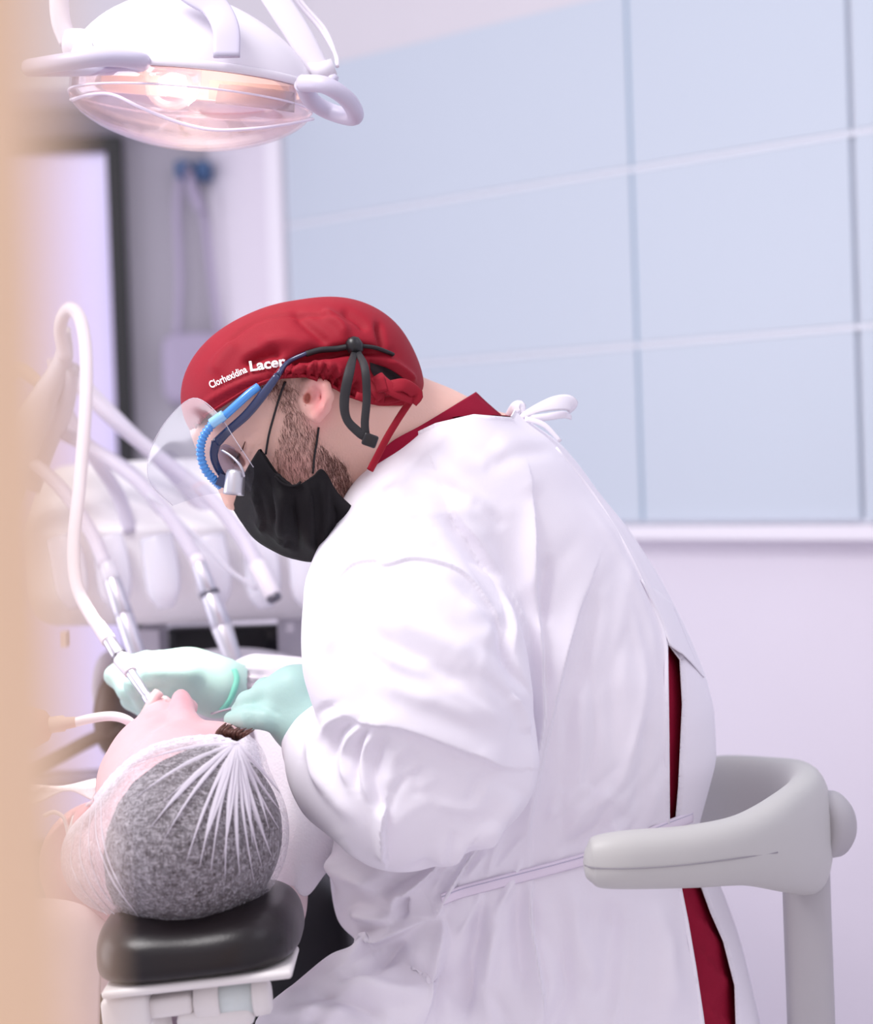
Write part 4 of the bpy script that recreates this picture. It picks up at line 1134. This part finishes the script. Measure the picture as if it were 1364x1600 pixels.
# ------------------------------------------------------------------ eyewear with head light
gl = obj('safety_glasses', *sweep([P(434, 586, 1.992), P(410, 618, 1.992), P(385, 648, 1.994), P(358, 672, 1.998), P(338, 692, 2.004)], [.0035, .0045, .0045, .0042, .0050], .0022, up=(0, -1, 0), segs=12), 'frame_navy', den)
obj('rim', *sweep(pp([(338, 690, 2.004), (334, 712, 2.008), (342, 735, 2.015), (356, 752, 2.02)]), [.0050, .0042, .0036, .003], .0022, up=(0, -1, 0)), 'frame_navy', gl)
sh = patch([[(236, 700, 2.06), (262, 655, 2.05), (302, 622, 2.03), (340, 646, 2.0)], [(230, 735, 2.06), (270, 700, 2.04), (320, 680, 2.01), (368, 688, 1.99)], [(238, 760, 2.06), (290, 745, 2.04), (345, 735, 2.01), (396, 730, 1.99)], [(270, 790, 2.07), (315, 775, 2.05), (352, 770, 2.02), (392, 768, 2.0)]])
obj('clear_shield', *sh, 'clear_film', gl)
se = pp([(270, 790, 2.07), (238, 760, 2.06), (230, 735, 2.06), (236, 700, 2.06), (262, 655, 2.05), (302, 622, 2.03), (340, 646, 2.0), (368, 688, 1.99), (396, 730, 1.99)])
obj('shield_edge', *sweep(se, .0004, segs=6), mat('edge_pale', (232, 228, 240), .3, alpha=.5), gl)
le = patch([[(340, 700, 2.008), (352, 694, 2.006), (366, 700, 2.006)], [(345, 728, 2.012), (360, 722, 2.01), (378, 726, 2.008)], [(360, 755, 2.018), (372, 750, 2.014), (385, 752, 2.012)]])
obj('lens', *le, 'clear_lens', gl)
cab_ = obj('light_cable', *sweep(pp([(404, 604, 1.995), (388, 616, 1.992), (366, 636, 1.992), (344, 656, 1.994)]), .0042, segs=12), 'cable_blue', gl)
obj('cable_joint', *sweep(pp([(350, 648, 1.990), (330, 662, 1.992)]), .0052, segs=12), 'cable_blue_light', gl)
q = cr(np.array(pp([(332, 662, 1.994), (318, 682, 1.998), (313, 706, 2.002), (320, 732, 2.006), (335, 750, 2.012), (346, 760, 2.016)])), 8)
rr_ = [.0048 if i % 2 else .0034 for i in range(len(q))]
obj('corrugated_cable', *sweep(q, rr_, segs=12, n=2), 'cable_blue', gl)
obj('lamp_mount', *bar(340, 748, 362, 758, 2.012, .006, .006), 'frame_navy', gl, False)
hl = obj('head_light', *lathe(P(369, 733, 2.0), P(365, 773, 1.998), [(0, .004), (.06, .0085), (.18, .0096), (.9, .0104), (1, .0104), (1, .0085), (.94, .007)], 28), 'alu', gl)
obj('light_arm', *sweep(pp([(346, 703, 2.0), (362, 713, 1.995), (376, 728, 1.99), (382, 745, 1.992)]), .0013, segs=8), 'steel', gl)
# black head strap with cord lock
def cl_(pts, lift=.003): return [on(ct, x, y, lift, 2.0) for x, y in pts]
obj('strap', *sweep([P(434, 586, 1.992)] + cl_([(450, 566), (474, 554), (482, 551)]), [.0030, .0024, .0022, .0022], segs=10), 'frame_navy', gl)
obj('strap_sleeve', *sweep(cl_([(478, 553), (500, 547), (525, 545), (548, 541)]), [.0028, .0046, .0042, .0045], .003, segs=12), 'cord_black', gl)
obj('strap', *sweep(cl_([(560, 540), (585, 543), (605, 550), (614, 554)]), [.0044, .0040, .0034, .003], .002, segs=10), 'cord_black', gl)
c = on(ct, 554, 541, .007, 2.0)
obj('cord_lock', *lathe(c + [-.003, 0, .009], c + [.003, 0, -.009], [(0, .003), (.15, .007), (.5, .0088), (.85, .007), (1, .003)], 20), 'rubber_black', gl)
b0 = c + [0, -.004, -.006]
obj('strap_end', *sweep([b0, P(546, 580, 1.975), P(538, 625, 1.972), P(542, 655, 1.972), P(560, 675, 1.972), P(572, 684, 1.972)], [.003, .0048, .0048, .0042, .0045, .004], .0012, up=(0, -1, .1), segs=10), 'cord_black', gl)
obj('strap_end', *sweep([b0 + [.003, 0, 0], P(570, 575, 1.975), P(573, 620, 1.972), P(570, 660, 1.972), P(572, 684, 1.972)], [.003, .004, .004, .004, .004], .0012, up=(0, -1, .1), segs=10), 'cord_black', gl)
bevel(obj('strap_tab', *bar(567, 684, 589, 692, 1.97, .0062, .004), 'rubber_black', gl, False), .002)

# ------------------------------------------------------------------ gown
TY = 2.21
LE = [(640, 690), (660, 655), (690, 612), (720, 586), (760, 572), (800, 566), (860, 545), (900, 535), (1000, 530), (1100, 530), (1180, 525), (1250, 512), (1300, 512), (1350, 514), (1400, 520), (1436, 528), (1450, 556), (1466, 600), (1500, 590), (1560, 540), (1620, 500), (1760, 470)]
RE = [(640, 800), (660, 825), (690, 872), (730, 906), (770, 934), (820, 976), (860, 1003), (900, 1028), (950, 1054), (1000, 1078), (1050, 1098), (1100, 1112), (1180, 1116), (1240, 1100), (1290, 1086), (1340, 1104), (1390, 1128), (1440, 1146), (1480, 1158), (1540, 1172), (1600, 1186), (1760, 1210)]
BD = [(640, .18), (700, .20), (760, .205), (820, .205), (900, .205), (1000, .20), (1100, .195), (1250, .185), (1300, .18), (1400, .19), (1600, .22), (1760, .24)]
def tab(lst, Y): q = np.array([P(x, y, Y) for y, x in lst]); return q[::-1, 2], q[::-1, 0]
def torso(g, shrink=0.0):
    z = g.z.ravel()
    def ev(L):
        a, b = tab(L, TY); v = np.interp(z, a, b)
        k = np.exp(-np.linspace(-2, 2, 13) ** 2); k /= k.sum()
        return np.convolve(np.pad(v, 6, 'edge'), k, 'valid')
    xl, xr = ev(LE), ev(RE)
    zz = [P(800, y, TY)[2] for y, _ in BD][::-1]; b = np.interp(z, zz, [q for _, q in BD][::-1])
    kb = np.exp(-np.linspace(-2, 2, 61) ** 2); kb /= kb.sum(); b = np.convolve(np.pad(b, 30, 'edge'), kb, 'valid')
    c, a = (xl + xr) / 2, (xr - xl) / 2 - shrink; b = b - shrink
    c, a, b = [v.astype(np.float32)[None, None, :] for v in (c, a, b)]
    p = 2.25
    f = ((np.abs(g.x - c) / a) ** p + (np.abs(g.y - TY) / b) ** p) ** (1 / p) - 1
    f = f * np.minimum(a, b) * .9
    ztop = P(740, 638, TY)[2]
    return np.maximum(f, g.z - np.float32(ztop - shrink))
lo = np.array([P(395, 900, TY)[0], 1.83, .61]); hi = np.array([P(1240, 900, TY)[0], 2.48, P(740, 620, TY)[2]])
g = Grid(lo, hi, .0032)
f = torso(g)
thigh = chain(g, [(820, 1640, 2.16, 170), (566, 1602, 2.08, 106), (476, 1642, 2.05, 74), (440, 1760, 2.05, 80)], .04)
f = smin(f, thigh, .02)
up_ = chain(g, [(628, 838, 2.07, 100), (622, 925, 2.03, 130), (642, 1015, 1.99, 156), (668, 1095, 1.965, 148), (708, 1180, 1.96, 124)], .04, 1.1)
fo = chain(g, [(712, 1205, 1.955, 120), (628, 1226, 1.965, 120), (552, 1196, 2.01, 92), (505, 1158, 2.05, 64)], .04, 1.1)
arm = smin(up_, fo, .010)
zz = g.z
z_hi, z_lo = P(650, 800, 2.0)[2], P(650, 900, 2.0)[2]
kk = (.014 + .05 * np.clip((zz - z_lo) / (z_hi - z_lo), 0, 1)).astype(np.float32)
f = smin(f, arm, kk)
V, F = nets(f.astype(np.float32), g)
V = relax(V, F, 3)
V, F = subdivide(V, F); V = relax(V, F, 2)
FOLDS = [
 # armhole seam
 ([(812, 1040), (798, 986), (772, 939), (731, 899), (690, 881), (644, 874), (612, 882), (598, 884), (587, 877), (548, 886), (515, 934), (506, 980)], 6, 2.6, 's'),
 
 # pull from the shoulder down the side
 ([(680, 735), (705, 798), (745, 855), (775, 905), (795, 958), (806, 1030), (826, 1085), (830, 1120)], 15, -8, 's'),
 ([(700, 775), (742, 835), (780, 895), (806, 955), (822, 1030)], 14, 2.5, 'r'),
 
 ([(570, 766), (615, 800), (672, 826)], 12, -5, 'r'),
 ([(566, 800), (620, 840), (690, 850)], 14, 2.5, 'r'),
 ([(827, 745), (834, 810), (836, 882), (842, 965), (846, 1022), (849, 1109), (843, 1160), (832, 1230)], 10, 7, 's'),
 ([(858, 860), (848, 930), (850, 985)], 12, -5, 'r'),
 ([(926, 900), (897, 975), (868, 1090), (842, 1205), (826, 1292), (828, 1360)], 13, 8, 's'),
 ([(940, 920), (915, 1000), (890, 1100)], 16, -4, 'r'),
 ([(760, 690), (800, 720), (840, 780)], 18, 2.5, 'r'),
 ([(905, 770), (960, 850), (1010, 960), (1035, 1060)], 8, 1.6, 'r'),
 ([(880, 720), (945, 800), (1000, 890), (1038, 990), (1044, 1100), (1040, 1280)], 5, 2.2, 'r'),
 ([(985, 1010), (990, 1100), (980, 1200), (960, 1290)], 22, 3, 'r'),
 ([(1010, 1120), (1005, 1200), (990, 1280)], 12, -2.5, 'r'),
 ([(880, 1300), (930, 1255), (975, 1240)], 14, 3.5, 'r'),
 ([(870, 1330), (930, 1300), (990, 1270)], 12, -2.5, 'r'),
 # sleeve
 ([(690, 900), (735, 922), (780, 968), (806, 1020), (818, 1070)], 13, -4, 'r'),
 ([(560, 985), (610, 1005), (676, 1042), (752, 1078)], 16, -3.5, 'r'),
 ([(600, 960), (670, 990), (750, 1030)], 18, 3.5, 'r'),
 ([(570, 1060), (640, 1085), (720, 1110), (780, 1130)], 18, 3, 'r'),
 ([(548, 900), (522, 960), (512, 1030)], 12, 2.5, 'r'),
 ([(812, 1200), (779, 1196), (748, 1181), (687, 1154), (625, 1132), (572, 1128), (540, 1114)], 18, 8, 's'),
 ([(800, 1080), (818, 1110), (826, 1150)], 7, 4, 's'),
 # gathers at the inner elbow and cuff
 ([(560, 1112), (522, 1124), (497, 1160), (496, 1205), (512, 1246)], 8, 4.5, 'r'),
 ([(562, 1126), (532, 1144), (516, 1180), (518, 1225)], 7, -4.5, 'r'),
 ([(568, 1130), (546, 1156), (538, 1196), (546, 1234)], 6, 4, 'r'),
 ([(580, 1132), (562, 1160), (555, 1200), (560, 1240)], 6, -4, 'r'),
 ([(592, 1134), (574, 1166), (568, 1210), (580, 1260)], 7, 3.5, 'r'),
 ([(612, 1138), (592, 1172), (586, 1216), (600, 1280)], 8, -3.5, 'r'),
 ([(650, 1146), (618, 1185), (608, 1240)], 12, 2.5, 'r'),
 ([(535, 1096), (500, 1112), (476, 1145), (470, 1185)], 7, -2.5, 'r'),
 ([(604, 1255), (600, 1300), (604, 1350)], 7, 6, 's'),
 ([(470, 1130), (490, 1180), (520, 1240), (560, 1290)], 12, 3, 'r'),
 ([(660, 1190), (650, 1220), (655, 1250)], 8, -1.5, 'r'),
 ([(690, 1330), (760, 1290), (815, 1235)], 12, 4, 'r'),
 # gown bloused over the tie
 ([(790, 1270), (777, 1286), (725, 1354), (690, 1426), (668, 1432)], 12, 6, 's'),
 ([(730, 1308), (690, 1348), (652, 1386), (622, 1412), (618, 1440)], 12, 6, 's'),
 ([(760, 1300), (712, 1358), (676, 1408)], 9, -4, 'r'),
 ([(690, 1340), (640, 1370), (585, 1392)], 12, -6, 'r'),
 ([(530, 1330), (560, 1370), (600, 1385)], 14, 6, 'r'),
 ([(528, 1310), (540, 1372), (528, 1430)], 12, 5, 'r'),
 ([(634, 1396), (630, 1415), (634, 1436)], 6, -5, 'r'),
 ([(545, 1425), (590, 1432), (630, 1432)], 9, 5, 'r'),
 # below the tie
 ([(754, 1398), (742, 1462), (730, 1520), (722, 1600)], 12, -6, 'r'),
 ([(772, 1400), (768, 1470), (760, 1560)], 14, 4, 'r'),
 ([(832, 1368), (830, 1440), (848, 1545), (852, 1600)], 10, 6, 's'),
 ([(812, 1376), (808, 1450), (816, 1560)], 12, -4, 'r'),
 ([(690, 1428), (699, 1475), (678, 1545), (658, 1604)], 14, 7, 's'),
 ([(660, 1440), (596, 1472), (536, 1508)], 10, 8, 's'),
 ([(640, 1470), (580, 1510), (520, 1525)], 12, -6, 'r'),
 ([(530, 1520), (600, 1548), (660, 1560)], 14, 5, 'r'),
 ([(470, 1540), (540, 1560), (610, 1600)], 16, -6, 'r'),
 ([(890, 1370), (900, 1440), (930, 1560)], 20, 4, 'r'),
 ([(960, 1400), (955, 1480), (940, 1590)], 22, -4, 'r'),
 ([(1020, 1400), (1040, 1480), (1060, 1590)], 18, 3, 'r'),
]
frng = np.random.default_rng(21)
def loose(n, x0, x1, y0, y1, ang, spread, lmin, lmax, wmin, wmax, h):
    for _ in range(n):
        x, y = frng.uniform(x0, x1), frng.uniform(y0, y1); a = math.radians(frng.normal(ang, spread)); L = frng.uniform(lmin, lmax)
        b = frng.normal(0, .12) * L
        FOLDS.append(([(x, y), (x + L / 2 * math.cos(a) - b * math.sin(a), y + L / 2 * math.sin(a) + b * math.cos(a)), (x + L * math.cos(a), y + L * math.sin(a))],
                      frng.uniform(wmin, wmax), frng.choice([-1, 1]) * frng.uniform(.4, 1) * h, 'r'))
loose(18, 850, 1030, 800, 1080, 98, 5, 200, 360, 8, 18, 1.6)
loose(18, 880, 1040, 1180, 1290, 120, 14, 60, 130, 6, 12, 1.6)
loose(13, 540, 740, 920, 1080, 28, 10, 120, 220, 10, 20, 1.9)
loose(12, 640, 800, 1170, 1300, 150, 20, 50, 120, 7, 14, 1.8)
loose(20, 660, 1060, 1380, 1450, 92, 6, 160, 260, 9, 18, 2.0)
loose(10, 700, 830, 1280, 1380, 118, 10, 50, 100, 5, 9, 2.0)
loose(8, 440, 620, 1540, 1620, 160, 20, 80, 160, 9, 16, 2.5)
loose(10, 590, 760, 700, 800, 30, 20, 60, 140, 8, 16, 1.5)
FOLDS = [(q, w, h * (1.7 if np.mean([p[1] for p in q]) > 1285 else 1.0), k_) for q, w, h, k_ in FOLDS]
V = folds(V, F, FOLDS, 1.45)
N = normals(V, F)
V = V * .8 + relax(V, F, 1, 1.0) * .2
gownV, gownF = V.copy(), F.copy()
# neckline, back opening, cuff mouth
V, F = cut(V, F, [(500, 600), (560, 735), (582, 724), (620, 690), (680, 661), (740, 647), (800, 652), (830, 600)], 5, False)
V, F = cut(V, F, [(1044, 1003), (1064, 1030), (1068, 1100), (1062, 1230), (1056, 1300), (1047, 1300), (1046, 1150)], 5, True)
V, F = cut(V, F, [(1062, 1370), (1092, 1370), (1112, 1425), (1132, 1470), (1150, 1540), (1153, 1640), (1106, 1640), (1100, 1590), (1088, 1510), (1076, 1440)], 5, True)
gown = obj('gown', V, F, 'gown_cloth', den)
solid(gown, .0018)
gt = bvh(gownV, gownF)
# scrubs underneath
g2 = Grid(lo, hi, .007)
f2 = torso(g2, .011)
V2, F2 = nets(f2.astype(np.float32), g2)
V2 = folds(V2, F2, [([(1080, 1420), (1120, 1470), (1150, 1480)], 14, 4, 's'), ([(1085, 1480), (1120, 1520), (1150, 1540)], 12, 4, 's'), ([(1090, 1560), (1120, 1590), (1150, 1600)], 14, 4, 's')])
V2, F2 = cut(V2, F2, [(300, 600), (300, 1790), (985, 1790), (985, 700), (830, 600)], 8, True)
scr = obj('scrub_top', V2, F2, 'wine_cloth', den)
# collar of the scrub top
def collar(x, y, lift, dflt):
    p = on(headtree, x, y, lift, dflt); q = P(x, y, dflt)
    return p if p[1] < q[1] + .03 else q
cg = [[(578, 724), (612, 690), (656, 666), (700, 640), (742, 614)], [(580, 728), (617, 696), (662, 672), (714, 650), (760, 631)], [(588, 746), (634, 720), (686, 696), (738, 670), (782, 650)]]
cd_ = [[2.03, 2.03, 2.04, 2.09, 2.13]] * 3
cp_ = np.array([[collar(x, y, .004, d) for (x, y), d in zip(r, dd)] for r, dd in zip(cg, cd_)])
fa = np.array([cr(r, 6) for r in cp_]); fb = np.array([cr(fa[:, j], 6) for j in range(fa.shape[1])]).transpose(1, 0, 2); mm, nn = fb.shape[:2]
co = (fb.reshape(-1, 3), [[i * nn + j, i * nn + j + 1, (i + 1) * nn + j + 1, (i + 1) * nn + j] for i in range(mm - 1) for j in range(nn - 1)])
solid(obj('scrub_collar', *co, 'wine_cloth', scr), .002)
# hems along the back opening
for nm, pts in (('hem', [(872, 700), (930, 772), (985, 862), (1025, 950), (1043, 1002), (1045, 1080), (1045, 1180), (1046, 1296)]), ('hem', [(1066, 1392), (1076, 1440), (1088, 1510), (1099, 1590), (1104, 1630)])):
    obj(nm, *sweep([on(gt, x - 4, y, .0006, 2.1) for x, y in pts], .0022, .0008, up=(0, -1, 0), segs=8), 'gown_cloth', gown)
# back flap edge folded out above the opening
fg = [[(1000, 905, .0015), (1030, 925, .0015), (1052, 950, .001)], [(1030, 965, .002), (1056, 985, .003), (1076, 1010, .001)], [(1044, 1003, .003), (1070, 1022, .006), (1092, 1046, .002)], [(1046, 1007, .002), (1074, 1030, .007), (1099, 1059, .004)]]
gd = [[on(gt, x, y, l, 2.16) for x, y, l in r] for r in fg]
fa = np.array([cr(r, 6) for r in gd]); fb = np.array([cr(fa[:, j], 6) for j in range(fa.shape[1])]).transpose(1, 0, 2); mm, nn = fb.shape[:2]
solid(obj('back_flap', fb.reshape(-1, 3), [[i * nn + j, i * nn + j + 1, (i + 1) * nn + j + 1, (i + 1) * nn + j] for i in range(mm - 1) for j in range(nn - 1)], 'gown_cloth', gown), .0012)
# waist tie
tie = [on(gt, x, y, .0022, 2.0) for x, y in ((690, 1406), (720, 1394), (765, 1382), (815, 1369), (865, 1356), (915, 1342), (960, 1328), (1000, 1310), (1030, 1296), (1060, 1284), (1082, 1276))]
obj('waist_tie', *sweep(tie, .0058, .0012, up=(0, -.2, 1), segs=8) if False else sweep(tie, .0012, .0062, up=(0, 0, 1), segs=8), 'tie_cloth', gown)
tie2 = [q + np.array([0, -.0012, .0030]) for q in tie]
obj('tie_stitch', *sweep(tie2, .0006, .0006, up=(0, 0, 1), segs=6), 'lilac_plastic', gown)
# neck bow
for pts, w in (([(792, 650, 2.12), (802, 640, 2.11), (812, 634, 2.11), (818, 645, 2.11)], [.003, .006, .006, .003]), ([(812, 652, 2.11), (840, 638, 2.10), (868, 630, 2.10), (890, 630, 2.11), (896, 640, 2.12)], [.003, .005, .008, .009, .006]), ([(818, 654, 2.115), (850, 652, 2.11), (880, 648, 2.11), (892, 652, 2.12)], [.003, .004, .004, .003]), ([(820, 654, 2.10), (850, 664, 2.10), (876, 690, 2.10)], [.003, .003, .002])):
    obj('neck_tie', *sweep(pp(pts), w, .0012, up=(0, -1, .3), segs=8), 'gown_cloth', gown)
# far sleeve with gathered cuff
g3 = Grid(P(340, 1160, 2.3) - [0, .08, 0], P(620, 1000, 2.3) + [0, .10, .01], .0034)
f3 = chain(g3, [(374, 1072, 2.27, 34), (400, 1070, 2.28, 42), (450, 1078, 2.29, 46), (600, 1090, 2.30, 60)], .02)
V, F = nets(f3, g3)
fl = [([(366, 1036 + i * 7), (386, 1038 + i * 7), (420, 1041 + i * 7)], 2.8, 3.2 if i % 2 else -3.2, 'r') for i in range(10)]
V = folds(V, F, fl)
obj('sleeve', V, F, 'gown_cloth', gown)

# ------------------------------------------------------------------ gloves
g4 = Grid(P(335, 1215, 2.08) - [0, .09, 0], P(545, 1025, 2.08) + [0, .10, .01], .0024)
Y = 2.07
f4 = chain(g4, [(512, 1148, Y - .01, 50), (482, 1128, Y - .01, 50), (456, 1104, Y, 50)], .02, .95)
f4 = smin(f4, ellipsoid(g4, (468, 1088, Y), (52, 46, .036), 16), .015)
f4 = smin(f4, chain(g4, [(480, 1068, Y - .012, 20), (458, 1070, Y - .02, 20), (440, 1078, Y - .02, 18)], .01), .02)
f4 = smin(f4, chain(g4, [(452, 1080, Y - .012, 22), (412, 1084, Y - .012, 17), (386, 1096, Y - .004, 15), (372, 1110, Y + .006, 12)], .006), .008)
f4 = smin(f4, chain(g4, [(448, 1126, Y - .024, 26), (418, 1122, Y - .03, 18), (390, 1122, Y - .026, 16), (362, 1124, Y - .01, 13)], .006), .009)
f4 = smin(f4, chain(g4, [(458, 1072, Y + .01, 20), (414, 1076, Y + .014, 16), (386, 1100, Y + .02, 13)], .006), .006)
f4 = smin(f4, chain(g4, [(466, 1078, Y + .03, 19), (424, 1084, Y + .038, 15), (398, 1104, Y + .036, 12)], .006), .006)
f4 = smin(f4, chain(g4, [(474, 1090, Y + .046, 17), (440, 1098, Y + .054, 14), (414, 1112, Y + .05, 11)], .006), .006)
V, F = nets(f4, g4); V = relax(V, F, 1)
V = folds(V, F, [([(378 + i * 5, 1112), (382 + i * 5, 1122), (386 + i * 5, 1134)], 1.6, -.9, 'r') for i in range(4)] + [([(440, 1118), (420, 1108), (404, 1104)], 5, -1.5, 'r'), ([(452, 1160), (470, 1150), (480, 1130)], 6, .8, 'r')])
glv = obj('glove', V, F, 'glove_mint', den)
Y = 2.25
g5 = Grid(P(150, 1140, Y) - [0, .09, 0], P(385, 1000, Y) + [0, .08, .01], .0024)
f5 = chain(g5, [(372, 1076, Y + .01, 36), (340, 1074, Y, 42), (296, 1060, Y - .004, 42)], .02)
f5 = smin(f5, chain(g5, [(296, 1056, Y - .01, 38), (246, 1050, Y - .015, 34)], .02), .02)
f5 = smin(f5, chain(g5, [(290, 1052, Y - .035, 22), (238, 1052, Y - .045, 20), (212, 1070, Y - .045, 17), (222, 1096, Y - .035, 13)], .008), .012)
f5 = smin(f5, chain(g5, [(300, 1072, Y - .02, 20), (262, 1078, Y - .03, 17), (240, 1090, Y - .025, 15), (236, 1104, Y - .015, 12)], .008), .010)
f5 = smin(f5, chain(g5, [(230, 1036, Y + .01, 20), (196, 1044, Y + .012, 17), (178, 1056, Y - .002, 14), (200, 1080, Y - .02, 15), (224, 1102, Y - .02, 13)], .008), .008)
f5 = smin(f5, chain(g5, [(240, 1060, Y + .02, 18), (206, 1092, Y + .015, 16), (228, 1112, Y + .005, 13)], .008), .008)
V, F = nets(f5, g5); V = relax(V, F, 1)
gl2 = obj('glove', V, F, 'glove_mint', den)
gt5 = bvh(V, F)
cuf = [on(gt5, x, y, .0006, Y) for x, y in ((366, 1046), (370, 1060), (366, 1078), (358, 1096), (346, 1110))]
obj('cuff_roll', *sweep(cuf, .0035, .0025, segs=10), 'glove_cuff', gl2)
# mirror handle held in the near hand
mr = thing('dental_mirror', 'thin steel mirror handle sticking out behind the near glove', 'dental tool', P(495, 1060, 2.12))
obj('handle', *sweep(pp([(440, 1078, 2.12), (470, 1065, 2.12), (530, 1036, 2.12)]), .0032, segs=12), 'steel', mr)
obj('mirror_neck', *sweep(pp([(440, 1078, 2.12), (400, 1096, 2.13), (330, 1115, 2.16)]), .0012, segs=8), 'steel', mr)
